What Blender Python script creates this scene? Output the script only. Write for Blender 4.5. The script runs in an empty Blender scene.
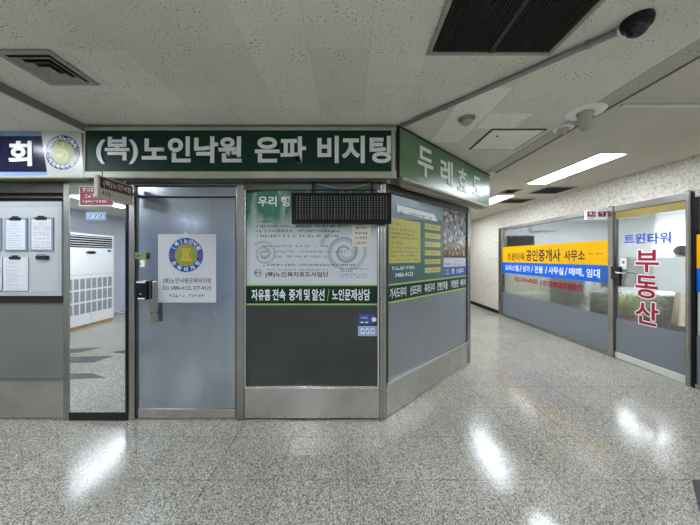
import bpy, bmesh, math, random
from mathutils import Vector, Matrix
PI = math.pi
sc = bpy.context.scene
COL = sc.collection
FP, CX, CY, CH = 290.0, 348.0, 257.0, 1.5     # focal length in pixels, principal point, eye height

# ------------------------------------------------------------------ camera, world, exposure
cd = bpy.data.cameras.new('camera'); cam = bpy.data.objects.new('camera', cd); COL.objects.link(cam)
cam.location = (0, 0, CH); cam.rotation_euler = (PI/2, 0, 0)
cd.sensor_width = 36; cd.lens = 36*FP/700; cd.clip_start = .05
cd.shift_x = (350-CX)/700; cd.shift_y = -(262.5-CY)/700
sc.camera = cam
w = bpy.data.worlds.new('world'); sc.world = w; w.use_nodes = True
w.node_tree.nodes['Background'].inputs[0].default_value = (.02, .02, .02, 1)
vs = sc.view_settings
vs.view_transform = 'Standard'; vs.look = 'None'; vs.gamma = 1; vs.exposure = 0.22; vs.use_curve_mapping = False
LAMP = 28.0                                   # emission of the fluorescent diffusers
SHOP_LAMP = 135.0

# ------------------------------------------------------------------ materials
def lin(v):
    v /= 255.0
    return v/12.92 if v <= .04045 else ((v+.055)/1.055)**2.4
def C(r, g, b): return (lin(r), lin(g), lin(b), 1)
M = {}
def mat(name, col, rough=.5, metal=0, spec=.5, var=0, scale=8, bump=0, bscale=60, emit=0, coat=0, stretch=None):
    m = bpy.data.materials.new(name); m.use_nodes = True
    nt = m.node_tree; p = nt.nodes['Principled BSDF']
    p.inputs['Base Color'].default_value = col; p.inputs['Roughness'].default_value = rough
    p.inputs['Metallic'].default_value = metal; p.inputs['Specular IOR Level'].default_value = spec
    p.inputs['Coat Weight'].default_value = coat; p.inputs['Coat Roughness'].default_value = .05
    if emit:
        p.inputs['Emission Color'].default_value = col; p.inputs['Emission Strength'].default_value = emit
    tc = nt.nodes.new('ShaderNodeTexCoord')
    src = tc.outputs['Object']
    if stretch:
        mp = nt.nodes.new('ShaderNodeMapping'); mp.inputs['Scale'].default_value = stretch
        nt.links.new(src, mp.inputs[0]); src = mp.outputs[0]
    if var:
        n = nt.nodes.new('ShaderNodeTexNoise'); n.inputs['Scale'].default_value = scale; n.inputs['Detail'].default_value = 4
        nt.links.new(src, n.inputs[0])
        r = nt.nodes.new('ShaderNodeMapRange'); r.inputs[1].default_value = .3; r.inputs[2].default_value = .7
        r.inputs[3].default_value = 1-var; r.inputs[4].default_value = 1+var
        nt.links.new(n.outputs[0], r.inputs[0])
        hs = nt.nodes.new('ShaderNodeHueSaturation'); hs.inputs['Color'].default_value = col
        nt.links.new(r.outputs[0], hs.inputs['Value']); nt.links.new(hs.outputs[0], p.inputs['Base Color'])
    if bump:
        n = nt.nodes.new('ShaderNodeTexNoise'); n.inputs['Scale'].default_value = bscale; n.inputs['Detail'].default_value = 3
        nt.links.new(src, n.inputs[0])
        b = nt.nodes.new('ShaderNodeBump'); b.inputs['Strength'].default_value = bump; b.inputs['Distance'].default_value = .01
        nt.links.new(n.outputs[0], b.inputs['Height']); nt.links.new(b.outputs[0], p.inputs['Normal'])
    M[name] = m
    return m

def nd(nt, t, **kw):
    n = nt.nodes.new('ShaderNode'+t)
    for k, v in kw.items():
        if k.startswith('i_'):
            key = k[2:].replace('_', ' ')
            n.inputs[int(key) if key.isdigit() else key].default_value = v
        else: setattr(n, k, v)
    return n
def ramp(nt, stops):
    r = nt.nodes.new('ShaderNodeValToRGB')
    e = r.color_ramp.elements
    while len(e) < len(stops): e.new(.5)
    for k, (p, c) in enumerate(stops): e[k].position = p; e[k].color = c
    return r
def g(v): return (v, v, v, 1)
def mixc(nt, a, b, f, mode='MIX'):
    n = nt.nodes.new('ShaderNodeMix'); n.data_type = 'RGBA'; n.blend_type = mode
    for s, v in ((0, f), (6, a), (7, b)):
        if isinstance(v, (tuple, float, int)): n.inputs[s].default_value = v
        else: nt.links.new(v, n.inputs[s])
    return n.outputs[2]
def newmat(name):
    m = bpy.data.materials.new(name); m.use_nodes = True; M[name] = m
    nt = m.node_tree
    return m, nt, nt.nodes['Principled BSDF'], nd(nt, 'TexCoord').outputs['Object']

def terrazzo():
    m, nt, p, o = newmat('terrazzo'); L = nt.links.new
    v = nd(nt, 'TexVoronoi', i_Scale=210.0, voronoi_dimensions='2D'); L(o, v.inputs['Vector'])
    bw = nd(nt, 'RGBToBW'); L(v.outputs['Color'], bw.inputs[0])
    r = ramp(nt, [(.18, C(86, 82, 72)), (.4, C(150, 146, 133)), (.6, C(182, 178, 165)), (.82, C(224, 220, 208))]); L(bw.outputs[0], r.inputs[0])
    n = nd(nt, 'TexNoise', i_Scale=1.1, i_Detail=5.0); L(o, n.inputs['Vector'])
    r2 = ramp(nt, [(.3, g(.86)), (.7, g(1.0))]); L(n.outputs[0], r2.inputs[0])
    c1 = mixc(nt, r.outputs[0], r2.outputs[0], 1.0, 'MULTIPLY')
    # tile grid, .468 m, with per tile tint; joints worn away in places
    mp = nd(nt, 'Mapping'); mp.inputs['Location'].default_value = (.468*20, .468*20-.079, 0); L(o, mp.inputs[0])
    b = nd(nt, 'TexBrick', offset=0.0, squash=1.0, i_Scale=1.0, i_Color1=g(.93), i_Color2=g(1.03), i_Mortar=g(.0)); b.inputs['Mortar Size'].default_value = .0024
    b.inputs['Mortar Smooth'].default_value = .2; b.inputs['Brick Width'].default_value = .468; b.inputs['Row Height'].default_value = .468
    L(mp.outputs[0], b.inputs['Vector'])
    n3 = nd(nt, 'TexNoise', i_Scale=1.7, i_Detail=2.0); L(o, n3.inputs['Vector'])
    r3 = ramp(nt, [(.4, g(.25)), (.58, g(.85))]); L(n3.outputs[0], r3.inputs[0])
    fm = nd(nt, 'Math', operation='MULTIPLY'); L(b.outputs['Fac'], fm.inputs[0]); L(r3.outputs[0], fm.inputs[1])
    b2 = nd(nt, 'TexBrick', offset=0.0, squash=1.0, i_Scale=1.0, i_Color1=g(.95), i_Color2=g(1.03)); b2.inputs['Mortar Size'].default_value = 0
    b2.inputs['Brick Width'].default_value = .468; b2.inputs['Row Height'].default_value = .468; L(mp.outputs[0], b2.inputs['Vector'])
    c2 = mixc(nt, c1, b2.outputs['Color'], 1.0, 'MULTIPLY')
    c3 = mixc(nt, c2, C(40, 38, 34), fm.outputs[0])
    L(c3, p.inputs['Base Color'])
    n4 = nd(nt, 'TexNoise', i_Scale=2.3, i_Detail=4.0); L(o, n4.inputs['Vector'])
    r4 = ramp(nt, [(.35, g(.13)), (.7, g(.22))]); L(n4.outputs[0], r4.inputs[0])
    L(r4.outputs[0], p.inputs['Roughness']); p.inputs['Specular IOR Level'].default_value = .6
    n5 = nd(nt, 'TexNoise', i_Scale=9.0, i_Detail=3.0); L(o, n5.inputs['Vector'])
    bu = nd(nt, 'Bump', i_Strength=.05, i_Distance=.01); L(n5.outputs[0], bu.inputs['Height']); L(bu.outputs[0], p.inputs['Normal'])
terrazzo()

def ceiling_board(name, tint, tiles=True, holes=1.0):
    m, nt, p, o = newmat(name); L = nt.links.new
    n = nd(nt, 'TexNoise', i_Scale=1.3, i_Detail=5.0); L(o, n.inputs['Vector'])
    r = ramp(nt, [(.3, g(.86)), (.7, g(1.0))]); L(n.outputs[0], r.inputs[0])
    c = mixc(nt, tint, r.outputs[0], 1.0, 'MULTIPLY')
    if tiles:
        sx = nd(nt, 'SeparateXYZ'); L(o, sx.inputs[0]); cx = nd(nt, 'CombineXYZ'); L(sx.outputs[1], cx.inputs[0]); L(sx.outputs[0], cx.inputs[1])
        mp = nd(nt, 'Mapping'); mp.inputs['Location'].default_value = (.68*20-.60, .34*40-.46, 0); L(cx.outputs[0], mp.inputs[0])
        b = nd(nt, 'TexBrick', offset=.5, squash=1.0, i_Scale=1.0, i_Color1=g(.95), i_Color2=g(1.04), i_Mortar=g(.72)); b.inputs['Mortar Size'].default_value = .001
        b.inputs['Brick Width'].default_value = .68; b.inputs['Row Height'].default_value = .34; L(mp.outputs[0], b.inputs['Vector'])
        c = mixc(nt, c, b.outputs['Color'], 1.0, 'MULTIPLY')
    if holes:
        v = nd(nt, 'TexVoronoi', i_Scale=36.0, voronoi_dimensions='2D'); L(o, v.inputs['Vector'])
        n2 = nd(nt, 'TexNoise', i_Scale=9.0, i_Detail=3.0); L(o, n2.inputs['Vector'])
        r2 = ramp(nt, [(.36, g(.03)), (.7, g(.16))]); L(n2.outputs[0], r2.inputs[0])
        lt = nd(nt, 'Math', operation='LESS_THAN'); L(v.outputs['Distance'], lt.inputs[0]); L(r2.outputs[0], lt.inputs[1])
        f = nd(nt, 'Math', operation='MULTIPLY', i_1=.8*holes); L(lt.outputs[0], f.inputs[0])
        c = mixc(nt, c, C(60, 57, 50), f.outputs[0])
    L(c, p.inputs['Base Color']); p.inputs['Roughness'].default_value = .9; p.inputs['Specular IOR Level'].default_value = .1
ceiling_board('ceiling_board', C(222, 219, 208))
ceiling_board('ceiling_painted', C(205, 201, 188), tiles=False, holes=.35)
ceiling_board('ceiling_board_new', C(242, 240, 232), tiles=False)
ceiling_board('ceiling_board_old', C(186, 182, 170), tiles=False)

def plaster():
    m, nt, p, o = newmat('plaster'); L = nt.links.new
    n = nd(nt, 'TexNoise', i_Scale=26.0, i_Detail=6.0, i_Roughness=.7); L(o, n.inputs['Vector'])
    r = ramp(nt, [(.34, C(176, 160, 138)), (.46, C(212, 206, 193)), (.6, C(226, 223, 214)), (.75, C(238, 237, 231))]); L(n.outputs[0], r.inputs[0])
    v = nd(nt, 'TexVoronoi', i_Scale=38.0); L(o, v.inputs['Vector'])
    bw = nd(nt, 'RGBToBW'); L(v.outputs['Color'], bw.inputs[0])
    r2 = ramp(nt, [(.25, g(.95)), (.6, g(1))]); L(bw.outputs[0], r2.inputs[0])
    L(mixc(nt, r.outputs[0], r2.outputs[0], 1.0, 'MULTIPLY'), p.inputs['Base Color'])
    p.inputs['Roughness'].default_value = .7
    bu = nd(nt, 'Bump', i_Strength=.35, i_Distance=.01); L(n.outputs[0], bu.inputs['Height']); L(bu.outputs[0], p.inputs['Normal'])
plaster()

def glassy(name, tint=(.96, .98, .97, 1), amount=1.0):
    m = bpy.data.materials.new(name); m.use_nodes = True; nt = m.node_tree; nt.nodes.clear(); M[name] = m
    out = nd(nt, 'OutputMaterial'); t = nd(nt, 'BsdfTransparent', i_Color=tint); gl = nd(nt, 'BsdfGlossy', i_Roughness=.03)
    fr = nd(nt, 'Fresnel', i_IOR=1.45); mu = nd(nt, 'Math', operation='MULTIPLY', i_1=amount); mx = nd(nt, 'MixShader')
    nt.links.new(fr.outputs[0], mu.inputs[0]); nt.links.new(mu.outputs[0], mx.inputs[0])
    nt.links.new(t.outputs[0], mx.inputs[1]); nt.links.new(gl.outputs[0], mx.inputs[2]); nt.links.new(mx.outputs[0], out.inputs[0])
glassy('clear_glass', amount=.8)
def frosted():
    m = bpy.data.materials.new('frosted_film'); m.use_nodes = True; nt = m.node_tree; nt.nodes.clear(); M['frosted_film'] = m
    out = nd(nt, 'OutputMaterial'); rf = nd(nt, 'BsdfRefraction', i_Roughness=.17, i_IOR=1.1, i_Color=(.92, .94, .92, 1))
    df = nd(nt, 'BsdfDiffuse', i_Color=(.55, .57, .55, 1)); mx = nd(nt, 'MixShader', i_0=.22)
    nt.links.new(rf.outputs[0], mx.inputs[1]); nt.links.new(df.outputs[0], mx.inputs[2]); nt.links.new(mx.outputs[0], out.inputs[0])
frosted()

def banner_print():                             # the print on the banner: green leaves fading into pale paper
    m, nt, p, o = newmat('banner_print'); L = nt.links.new
    s = nd(nt, 'SeparateXYZ'); L(o, s.inputs[0])
    n = nd(nt, 'TexNoise', i_Scale=3.0, i_Detail=3.0); mp = nd(nt, 'Mapping'); mp.inputs['Rotation'].default_value = (0, .8, 0); mp.inputs['Scale'].default_value = (3, 1, .7)
    L(o, mp.inputs[0]); L(mp.outputs[0], n.inputs['Vector'])
    a = nd(nt, 'MapRange', i_1=.44, i_2=.68, i_3=0.0, i_4=1.0); L(s.outputs[2], a.inputs[0])
    q = nd(nt, 'MapRange', i_1=.35, i_2=.68, i_3=-.5, i_4=.6); L(n.outputs[0], q.inputs[0])
    ad = nd(nt, 'Math', operation='MULTIPLY_ADD', use_clamp=True); L(q.outputs[0], ad.inputs[0]); L(a.outputs[0], ad.inputs[1]); L(a.outputs[0], ad.inputs[2])
    c = mixc(nt, C(205, 211, 216), C(42, 114, 84), ad.outputs[0])
    L(c, p.inputs['Base Color']); p.inputs['Roughness'].default_value = .4
banner_print()
def photo_print():                              # collage of small photographs
    m, nt, p, o = newmat('photo_print'); L = nt.links.new
    v = nd(nt, 'TexVoronoi', i_Scale=24.0, distance='CHEBYCHEV'); L(o, v.inputs['Vector'])
    n = nd(nt, 'TexNoise', i_Scale=30.0, i_Detail=4.0); L(o, n.inputs['Vector'])
    bw = nd(nt, 'RGBToBW'); L(v.outputs['Color'], bw.inputs[0])
    r = ramp(nt, [(.2, C(52, 50, 54)), (.42, C(128, 116, 106)), (.6, C(100, 100, 112)), (.85, C(200, 198, 200))]); L(bw.outputs[0], r.inputs[0])
    r2 = ramp(nt, [(.35, g(.45)), (.65, g(1.1))]); L(n.outputs[0], r2.inputs[0])
    L(mixc(nt, r.outputs[0], r2.outputs[0], 1.0, 'MULTIPLY'), p.inputs['Base Color']); p.inputs['Roughness'].default_value = .25
photo_print()

mat('aluminium', C(158, 157, 152), .27, .9, var=.08, scale=5)
mat('aluminium_dark', C(96, 95, 91), .4, .8, var=.1)
mat('aluminium_bright', C(205, 205, 202), .25, .9)
mat('stainless_door', C(180, 190, 204), .19, .96, var=.08, scale=3, coat=.35, stretch=(2.5, 1, .5)); M['stainless_door'].node_tree.nodes['Principled BSDF'].inputs['Coat Roughness'].default_value = .03
mat('stainless_kick', C(194, 192, 186), .27, .95, var=.12, scale=4, bump=.05, bscale=5)
mat('mirror_glass', (.93, .94, .94, 1), .012, 1)
mat('chrome', C(215, 215, 215), .08, 1)
mat('black_gloss', C(16, 16, 17), .2)
mat('black_matte', C(18, 18, 18), .6, spec=.25)
mat('dark_recess', C(46, 43, 40), .6, var=.2)
mat('film_dark', C(56, 59, 59), .22, var=.12, scale=3)
mat('film_olive', C(112, 114, 107), .3, var=.08, scale=3)
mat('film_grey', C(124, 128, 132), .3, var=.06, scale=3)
mat('film_slate', C(122, 128, 138), .3)
mat('sign_green', C(20, 50, 40), .42, spec=.18, var=.1, scale=2)
mat('sign_green_light', C(58, 110, 60), .30, spec=1.0, var=.04, scale=2); M['sign_green_light'].node_tree.nodes['Principled BSDF'].inputs['IOR'].default_value = 1.65
mat('sign_letter', C(226, 228, 228), .35)
mat('sign_letter_pale', C(232, 238, 232), .4)
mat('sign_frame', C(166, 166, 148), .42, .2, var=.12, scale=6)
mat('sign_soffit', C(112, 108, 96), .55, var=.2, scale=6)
mat('sign_navy', C(24, 22, 50), .2, spec=.35)
mat('sign_white', C(192, 193, 188), .25)
mat('sky_stripe', C(120, 152, 190), .3)
mat('emblem_blue', C(40, 84, 158), .35)
mat('emblem_navy', C(32, 42, 80), .25)
mat('emblem_olive', C(140, 152, 62), .35)
mat('emblem_gold', C(206, 176, 60), .35)
mat('red_dot', C(196, 50, 44), .4)
mat('paper', C(208, 211, 216), .5)
mat('paper_grey', C(204, 207, 212), .4)
mat('ink', C(30, 32, 36), .6)
mat('ink_soft', C(104, 108, 116), .6)
mat('white_print', C(236, 240, 242), .45)
mat('swirl_beige', C(184, 185, 184), .45)
mat('swirl_grey', C(150, 164, 178), .45)
mat('beige_box', C(218, 214, 200), .45)
mat('lime', C(150, 186, 96), .4)
mat('teal', C(46, 104, 98), .3, var=.14, scale=3)
mat('teal_pale', C(122, 148, 156), .3)
mat('teal_dark', C(44, 82, 84), .3)
mat('olive_yellow', C(198, 192, 92), .4)
mat('blue_print', C(46, 72, 150), .35)
mat('blue_pale', C(150, 176, 220), .35)
mat('maroon', C(96, 40, 36), .4)
mat('maroon_bright', C(138, 30, 50), .4)
mat('cream_plastic', C(200, 195, 178), .45)


mat('blue_film_dark', C(20, 88, 176), .35)
mat('red_film', C(160, 14, 42), .4, spec=.3)
mat('blue_letter', C(28, 70, 170), .35)
mat('ochre_film', C(146, 128, 58), .5, var=.1)
def film(name, col, tr):
    m = mat(name, col, .3, spec=.25); nt = m.node_tree; p = nt.nodes['Principled BSDF']; out = nt.nodes['Material Output']
    t = nd(nt, 'BsdfTranslucent', i_Color=col); mx = nd(nt, 'MixShader', i_0=tr)
    nt.links.new(p.outputs[0], mx.inputs[1]); nt.links.new(t.outputs[0], mx.inputs[2]); nt.links.new(mx.outputs[0], out.inputs[0])
film('white_film', C(226, 229, 229), .5)
film('yellow_film', C(246, 198, 18), .3); film('blue_film', C(24, 120, 232), .3)
mat('board_white', C(178, 182, 182), .35)
mat('clip_backing', C(126, 142, 164), .4)
mat('clip_metal', C(60, 60, 62), .3, .7)
mat('lamp_diffuser', C(236, 244, 255), .5, emit=LAMP)
mat('shop_diffuser', C(240, 246, 255), .5, emit=SHOP_LAMP)
mat('lamp_frame', C(210, 210, 204), .4)
mat('vent_metal', C(150, 146, 136), .5, .2, var=.1)
mat('vent_dark', C(14, 13, 12), .8)
mat('conduit', C(134, 134, 132), .4, .2)
mat('detector', C(176, 174, 164), .5)
mat('white_plastic', C(232, 233, 232), .35)
mat('white_shell', C(236, 238, 240), .3)
mat('grille_grey', C(150, 156, 160), .5)
mat('wood_pallet', C(180, 140, 84), .6, var=.2, scale=12)
mat('office_wall', C(232, 235, 238), .7, var=.02)
mat('desk_top', C(214, 210, 202), .4)
mat('desk_dark', C(26, 27, 29), .5, spec=.3)
mat('pot_clay', C(176, 120, 84), .6)
mat('pot_white', C(220, 220, 214), .4)
mat('leaf', C(176, 192, 98), .5, var=.5, scale=16)
mat('leaf_dark', C(66, 110, 52), .5, var=.4, scale=14)
mat('soil', C(58, 44, 34), .9)
mat('skin', C(214, 172, 146), .5)
mat('hair', C(24, 21, 20), .75, spec=.15)
mat('coat_cloth', C(158, 149, 130), .8, var=.12, scale=20)
mat('trousers', C(60, 60, 66), .8)
mat('floor_inlay', C(74, 77, 80), .25, var=.1, scale=4)
mat('booth_wall', C(200, 196, 184), .7)
mat('peach_paper', C(240, 206, 178), .6)
mat('cabinet_grey', C(136, 140, 146), .45)
mat('hall_wall', C(186, 194, 206), .45, var=.04, scale=2)
mat('white_paint', C(214, 214, 208), .4)
mat('board_frame', C(168, 172, 176), .4)
mat('stud_plate', C(158, 146, 118), .45, .4)
mat('tag_green', C(126, 146, 92), .5)
mat('dot_grey', C(104, 106, 106), .5)
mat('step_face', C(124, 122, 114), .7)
mat('joint_black', C(26, 25, 23), .6)

# ------------------------------------------------------------------ frames, builders
class Frame:
    def __init__(s, ox, oy, deg):
        s.ox, s.oy, s.a = ox, oy, math.radians(deg); s.c, s.s = math.cos(s.a), math.sin(s.a)
    def P(s, px, py=CY, y=0):
        k = (px-CX)/FP
        x = (k*(s.oy+y*s.c)-s.ox+y*s.s)/(s.c-k*s.s)
        return x, CH+(CY-py)*(s.oy+x*s.s+y*s.c)/FP
    def mx(s): return Matrix.Translation((s.ox, s.oy, 0)) @ Matrix.Rotation(s.a, 4, 'Z')
W = Frame(0, 0, 0)
F = Frame(0, 2.69, 0)                 # front of the booth
G = Frame(.325, 2.694, 46.1)          # slanting side of the booth
GS = Frame(.442, 2.54, 44.8)          # face of the slanting sign
R = Frame(3.97, 0, -90)               # shop front on the right: local x = -Y, inward = +X
PS = Frame(-1.94, 2.23, 90)           # small projecting sign

_tc = {}
def text_geo(body, off, ext, res):
    key = (body, off, ext, res)
    if key not in _tc:
        cu = bpy.data.curves.new('t', 'FONT'); cu.body = body; cu.offset = off; cu.extrude = ext; cu.resolution_u = res
        o = bpy.data.objects.new('t', cu); COL.objects.link(o)
        me = bpy.data.meshes.new_from_object(o.evaluated_get(bpy.context.evaluated_depsgraph_get()))
        _tc[key] = ([v.co.copy() for v in me.vertices], [tuple(p.vertices) for p in me.polygons])
        bpy.data.objects.remove(o); bpy.data.curves.remove(cu); bpy.data.meshes.remove(me)
    return _tc[key]

class MB:
    def __init__(s): s.bm = bmesh.new(); s.n = 0; s.ly = s.bm.verts.layers.int.new('piece')
    def box(s, x0, x1, y0, y1, z0, z1, b=0, seg=2):
        vs_ = [s.bm.verts.new((x, y, z)) for x in sorted((x0, x1)) for y in sorted((y0, y1)) for z in sorted((z0, z1))]
        fs = [s.bm.faces.new([vs_[i] for i in q]) for q in ((0, 1, 3, 2), (4, 6, 7, 5), (0, 4, 5, 1), (2, 3, 7, 6), (0, 2, 6, 4), (1, 5, 7, 3))]
        if b: bmesh.ops.bevel(s.bm, geom=list({e for f in fs for e in f.edges}), offset=b, segments=seg, affect='EDGES', profile=.5)
        return s
    def poly(s, pts, y0, y1):                 # outline in x, z; given depth
        y0, y1 = min(y0, y1), max(y0, y1)
        if sum(pts[i][0]*pts[(i+1) % len(pts)][1]-pts[(i+1) % len(pts)][0]*pts[i][1] for i in range(len(pts))) < 0: pts = pts[::-1]
        a = [s.bm.verts.new((x, y0, z)) for x, z in pts]; b = [s.bm.verts.new((x, y1, z)) for x, z in pts]
        s.bm.faces.new(a); s.bm.faces.new(b[::-1]); n = len(pts)
        for i in range(n): s.bm.faces.new((a[i], b[i], b[(i+1) % n], a[(i+1) % n]))
        return s
    def hpoly(s, pts, z0, z1):                # outline in x, y
        if sum(pts[i][0]*pts[(i+1) % len(pts)][1]-pts[(i+1) % len(pts)][0]*pts[i][1] for i in range(len(pts))) < 0: pts = pts[::-1]
        a = [s.bm.verts.new((x, y, z0)) for x, y in pts]; b = [s.bm.verts.new((x, y, z1)) for x, y in pts]; n = len(pts)
        s.bm.faces.new(a[::-1]); s.bm.faces.new(b)
        for i in range(n): s.bm.faces.new((a[i], a[(i+1) % n], b[(i+1) % n], b[i]))
        return s
    def strip(s, pts, ws, y):                 # flat printed ribbon along pts (x, z), facing -y
        prev = None
        for i, (x, z) in enumerate(pts):
            a, b = pts[max(i-1, 0)], pts[min(i+1, len(pts)-1)]
            dx, dz = b[0]-a[0], b[1]-a[1]; l = math.hypot(dx, dz) or 1
            nx, nz = -dz/l*ws[i]/2, dx/l*ws[i]/2
            cur = (s.bm.verts.new((x+nx, y, z+nz)), s.bm.verts.new((x-nx, y, z-nz)))
            if prev: s.bm.faces.new((prev[0], prev[1], cur[1], cur[0]))
            prev = cur
        return s
    def tube(s, pts, r, seg=10, rs=None, cap=True):
        rings = []; pts = [Vector(p) for p in pts]; up = None
        for i, p in enumerate(pts):
            d = (pts[min(i+1, len(pts)-1)]-pts[max(i-1, 0)]).normalized()
            if up is None or abs(d.dot(up)) > .98: up = Vector((0, 0, 1)) if abs(d.z) < .9 else Vector((1, 0, 0))
            u = d.cross(up).normalized(); v = u.cross(d).normalized(); up = v; rr = rs[i] if rs else r
            rings.append([s.bm.verts.new(p+u*math.cos(2*PI*k/seg)*rr+v*math.sin(2*PI*k/seg)*rr) for k in range(seg)])
        for a, b in zip(rings, rings[1:]):
            for k in range(seg): s.bm.faces.new((a[k], b[k], b[(k+1) % seg], a[(k+1) % seg]))
        if cap: s.bm.faces.new(rings[0]); s.bm.faces.new(rings[-1][::-1])
        return s
    def lathe(s, prof, c=(0, 0, 0), axis='z', seg=24):      # prof: (radius, height)
        rings = []
        for r, h in prof:
            ring = []
            for k in range(seg):
                a = 2*PI*k/seg; u, v = math.cos(a)*max(r, 1e-5), math.sin(a)*max(r, 1e-5)
                q = (u, v, h) if axis == 'z' else (u, h, v) if axis == 'y' else (h, u, v)
                ring.append(s.bm.verts.new(Vector(c)+Vector(q)))
            rings.append(ring)
        for a, b in zip(rings, rings[1:]):
            for k in range(seg): s.bm.faces.new((a[k], a[(k+1) % seg], b[(k+1) % seg], b[k]))
        s.bm.faces.new(rings[0][::-1]); s.bm.faces.new(rings[-1])
        return s
    def disc(s, cx, cz, r, y0, y1, seg=32, sx=1):
        return s.poly([(cx+sx*r*math.cos(2*PI*k/seg), cz+r*math.sin(2*PI*k/seg)) for k in range(seg)], y0, y1)
    def ring(s, cx, cz, r0, r1, y, seg=40):
        a = [s.bm.verts.new((cx+r0*math.cos(2*PI*k/seg), y, cz+r0*math.sin(2*PI*k/seg))) for k in range(seg)]
        b = [s.bm.verts.new((cx+r1*math.cos(2*PI*k/seg), y, cz+r1*math.sin(2*PI*k/seg))) for k in range(seg)]
        for k in range(seg): s.bm.faces.new((a[k], b[k], b[(k+1) % seg], a[(k+1) % seg]))
        return s
    def text(s, body, x0, x1, z0, z1, y, d=0, off=0, res=4):
        v, fs = text_geo(body, off, .05 if d else 0, res+(2 if d else 0))
        ax, bx = min(p.x for p in v), max(p.x for p in v); az, bz = min(p.y for p in v), max(p.y for p in v)
        nv = [s.bm.verts.new((x0+(p.x-ax)/(bx-ax)*(x1-x0), y-(p.z/.05*d if d else 0), z0+(p.y-az)/(bz-az)*(z1-z0))) for p in v]
        for f in fs:
            try: s.bm.faces.new([nv[i] for i in f])
            except ValueError: pass
        return s
    def textp(s, fr, body, px0, px1, py0, py1, y, d=0, off=0, res=4):     # same, from the photo's pixel box
        xa, xb = fr.P(px0, CY, y)[0], fr.P(px1, CY, y)[0]; pm = (px0+px1)/2
        return s.text(body, xa, xb, fr.P(pm, py1, y)[1], fr.P(pm, py0, y)[1], y, d, off, res)
    def glyph(s, body, cx, cz, h, ang, y, off=.02):
        v, fs = text_geo(body, off, 0, 1)
        mx_ = (min(p.x for p in v)+max(p.x for p in v))/2; mz = (min(p.y for p in v)+max(p.y for p in v))/2; k = h/.9
        ca, sa = math.cos(ang), math.sin(ang)
        nv = [s.bm.verts.new((cx+((p.x-mx_)*ca-(p.y-mz)*sa)*k, y, cz+((p.x-mx_)*sa+(p.y-mz)*ca)*k)) for p in v]
        for f in fs:
            try: s.bm.faces.new([nv[i] for i in f])
            except ValueError: pass
        return s
    def marks(s, x0, x1, z0, z1, y, seed, fill=.85):        # a line of print too small to read: little strokes
        rn = random.Random(seed); h = z1-z0; x = x0; t = h*.16
        while x < x1-h*.6:
            wd = h*rn.uniform(.7, .95)
            if rn.random() < fill:
                for _ in range(rn.choice((2, 3, 3))):
                    if rn.random() < .5:
                        zz = z0+rn.uniform(.1, .85)*h; s.rect(x, x+wd*.8, zz, zz+t, y)
                    else:
                        xx = x+rn.uniform(0, .7)*wd; s.rect(xx, xx+t, z0+rn.uniform(0, .3)*h, z1, y)
            x += wd*1.08
        return s
    def rect(s, x0, x1, z0, z1, y):
        s.bm.faces.new([s.bm.verts.new(q) for q in ((x0, y, z0), (x1, y, z0), (x1, y, z1), (x0, y, z1))]); return s
    def pbox(s, fr, px0, px1, py0, py1, y0, y1, b=0):       # box whose front (y0) fills a pixel box, upright in its frame
        pm = (px0+px1)/2
        return s.box(fr.P(px0, CY, y0)[0], fr.P(px1, CY, y0)[0], y0, y1, fr.P(pm, py1, y0)[1], fr.P(pm, py0, y0)[1], b)

BASE = {}
SPLIT = set('post handle_stud hinge_stile bead hanger emblem_dot soffit_rail end_cap edge_line door_frame stripe red_field indicator clamp edge_bead frame_bar bolt letter edge_strip bracket intake_strip head_rail lettering red_lettering blue_lettering heading handle_bar drawer_bar'.split())
for _n in ('box', 'poly', 'hpoly', 'tube', 'lathe', 'text', 'strip'):
    def _wrap(fn):
        def w_(s, *a, **k):
            r = fn(s, *a, **k); s.n += 1
            for v in s.bm.verts:
                if v[s.ly] == 0: v[s.ly] = s.n
            return r
        return w_
    setattr(MB, _n, _wrap(getattr(MB, _n)))
def pieces(mb):                                # one builder into one mesh per shape it holds
    out = []
    for k in range(1, mb.n+1):
        vs_ = [v for v in mb.bm.verts if v[mb.ly] == k]
        if not vs_: continue
        n = MB(); mp = {v: n.bm.verts.new(v.co) for v in vs_}
        for f in dict.fromkeys(f for v in vs_ for f in v.link_faces): n.bm.faces.new([mp[v] for v in f.verts])
        out.append(n)
    mb.bm.free(); return out
def obj(name, mb, material, parent=None, base=(0, 0, 0), mx=None, smooth=False):
    if parent and name in SPLIT and isinstance(mb, MB) and mb.n > 1:
        return [obj(name, q, material, parent, base, mx, smooth) for q in pieces(mb)][0]
    bm = mb.bm if isinstance(mb, MB) else mb
    b = Vector(BASE[root_of(parent)]) if parent else Vector(base)
    bmesh.ops.translate(bm, verts=bm.verts, vec=-b)
    bmesh.ops.recalc_face_normals(bm, faces=[f for f in bm.faces if len(f.edges) and any(len(e.link_faces) > 1 for e in f.edges)])
    me = bpy.data.meshes.new(name); bm.to_mesh(me); bm.free()
    me.materials.append(M[material] if isinstance(material, str) else material)
    if smooth:
        for p in me.polygons: p.use_smooth = True
    o = bpy.data.objects.new(name, me); COL.objects.link(o)
    if parent: o.parent = parent
    else:
        o.matrix_world = (mx or Matrix()) @ Matrix.Translation(b); BASE[o.name] = tuple(b)
    return o
def root_of(o):
    while o.parent: o = o.parent
    return o.name
def tag(o, label=None, cat=None, group=None, kind=None):
    if label: o['label'] = label
    if cat: o['category'] = cat
    if group: o['group'] = group
    if kind: o['kind'] = kind
    return o
def thing(name, label, cat, fr=W, base=(0, 0, 0), group=None, kind=None):
    o = bpy.data.objects.new(name, None); COL.objects.link(o); o.empty_display_size = .1
    o.matrix_world = fr.mx() @ Matrix.Translation(base); BASE[o.name] = tuple(base)
    return tag(o, label, cat, group, kind)
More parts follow.
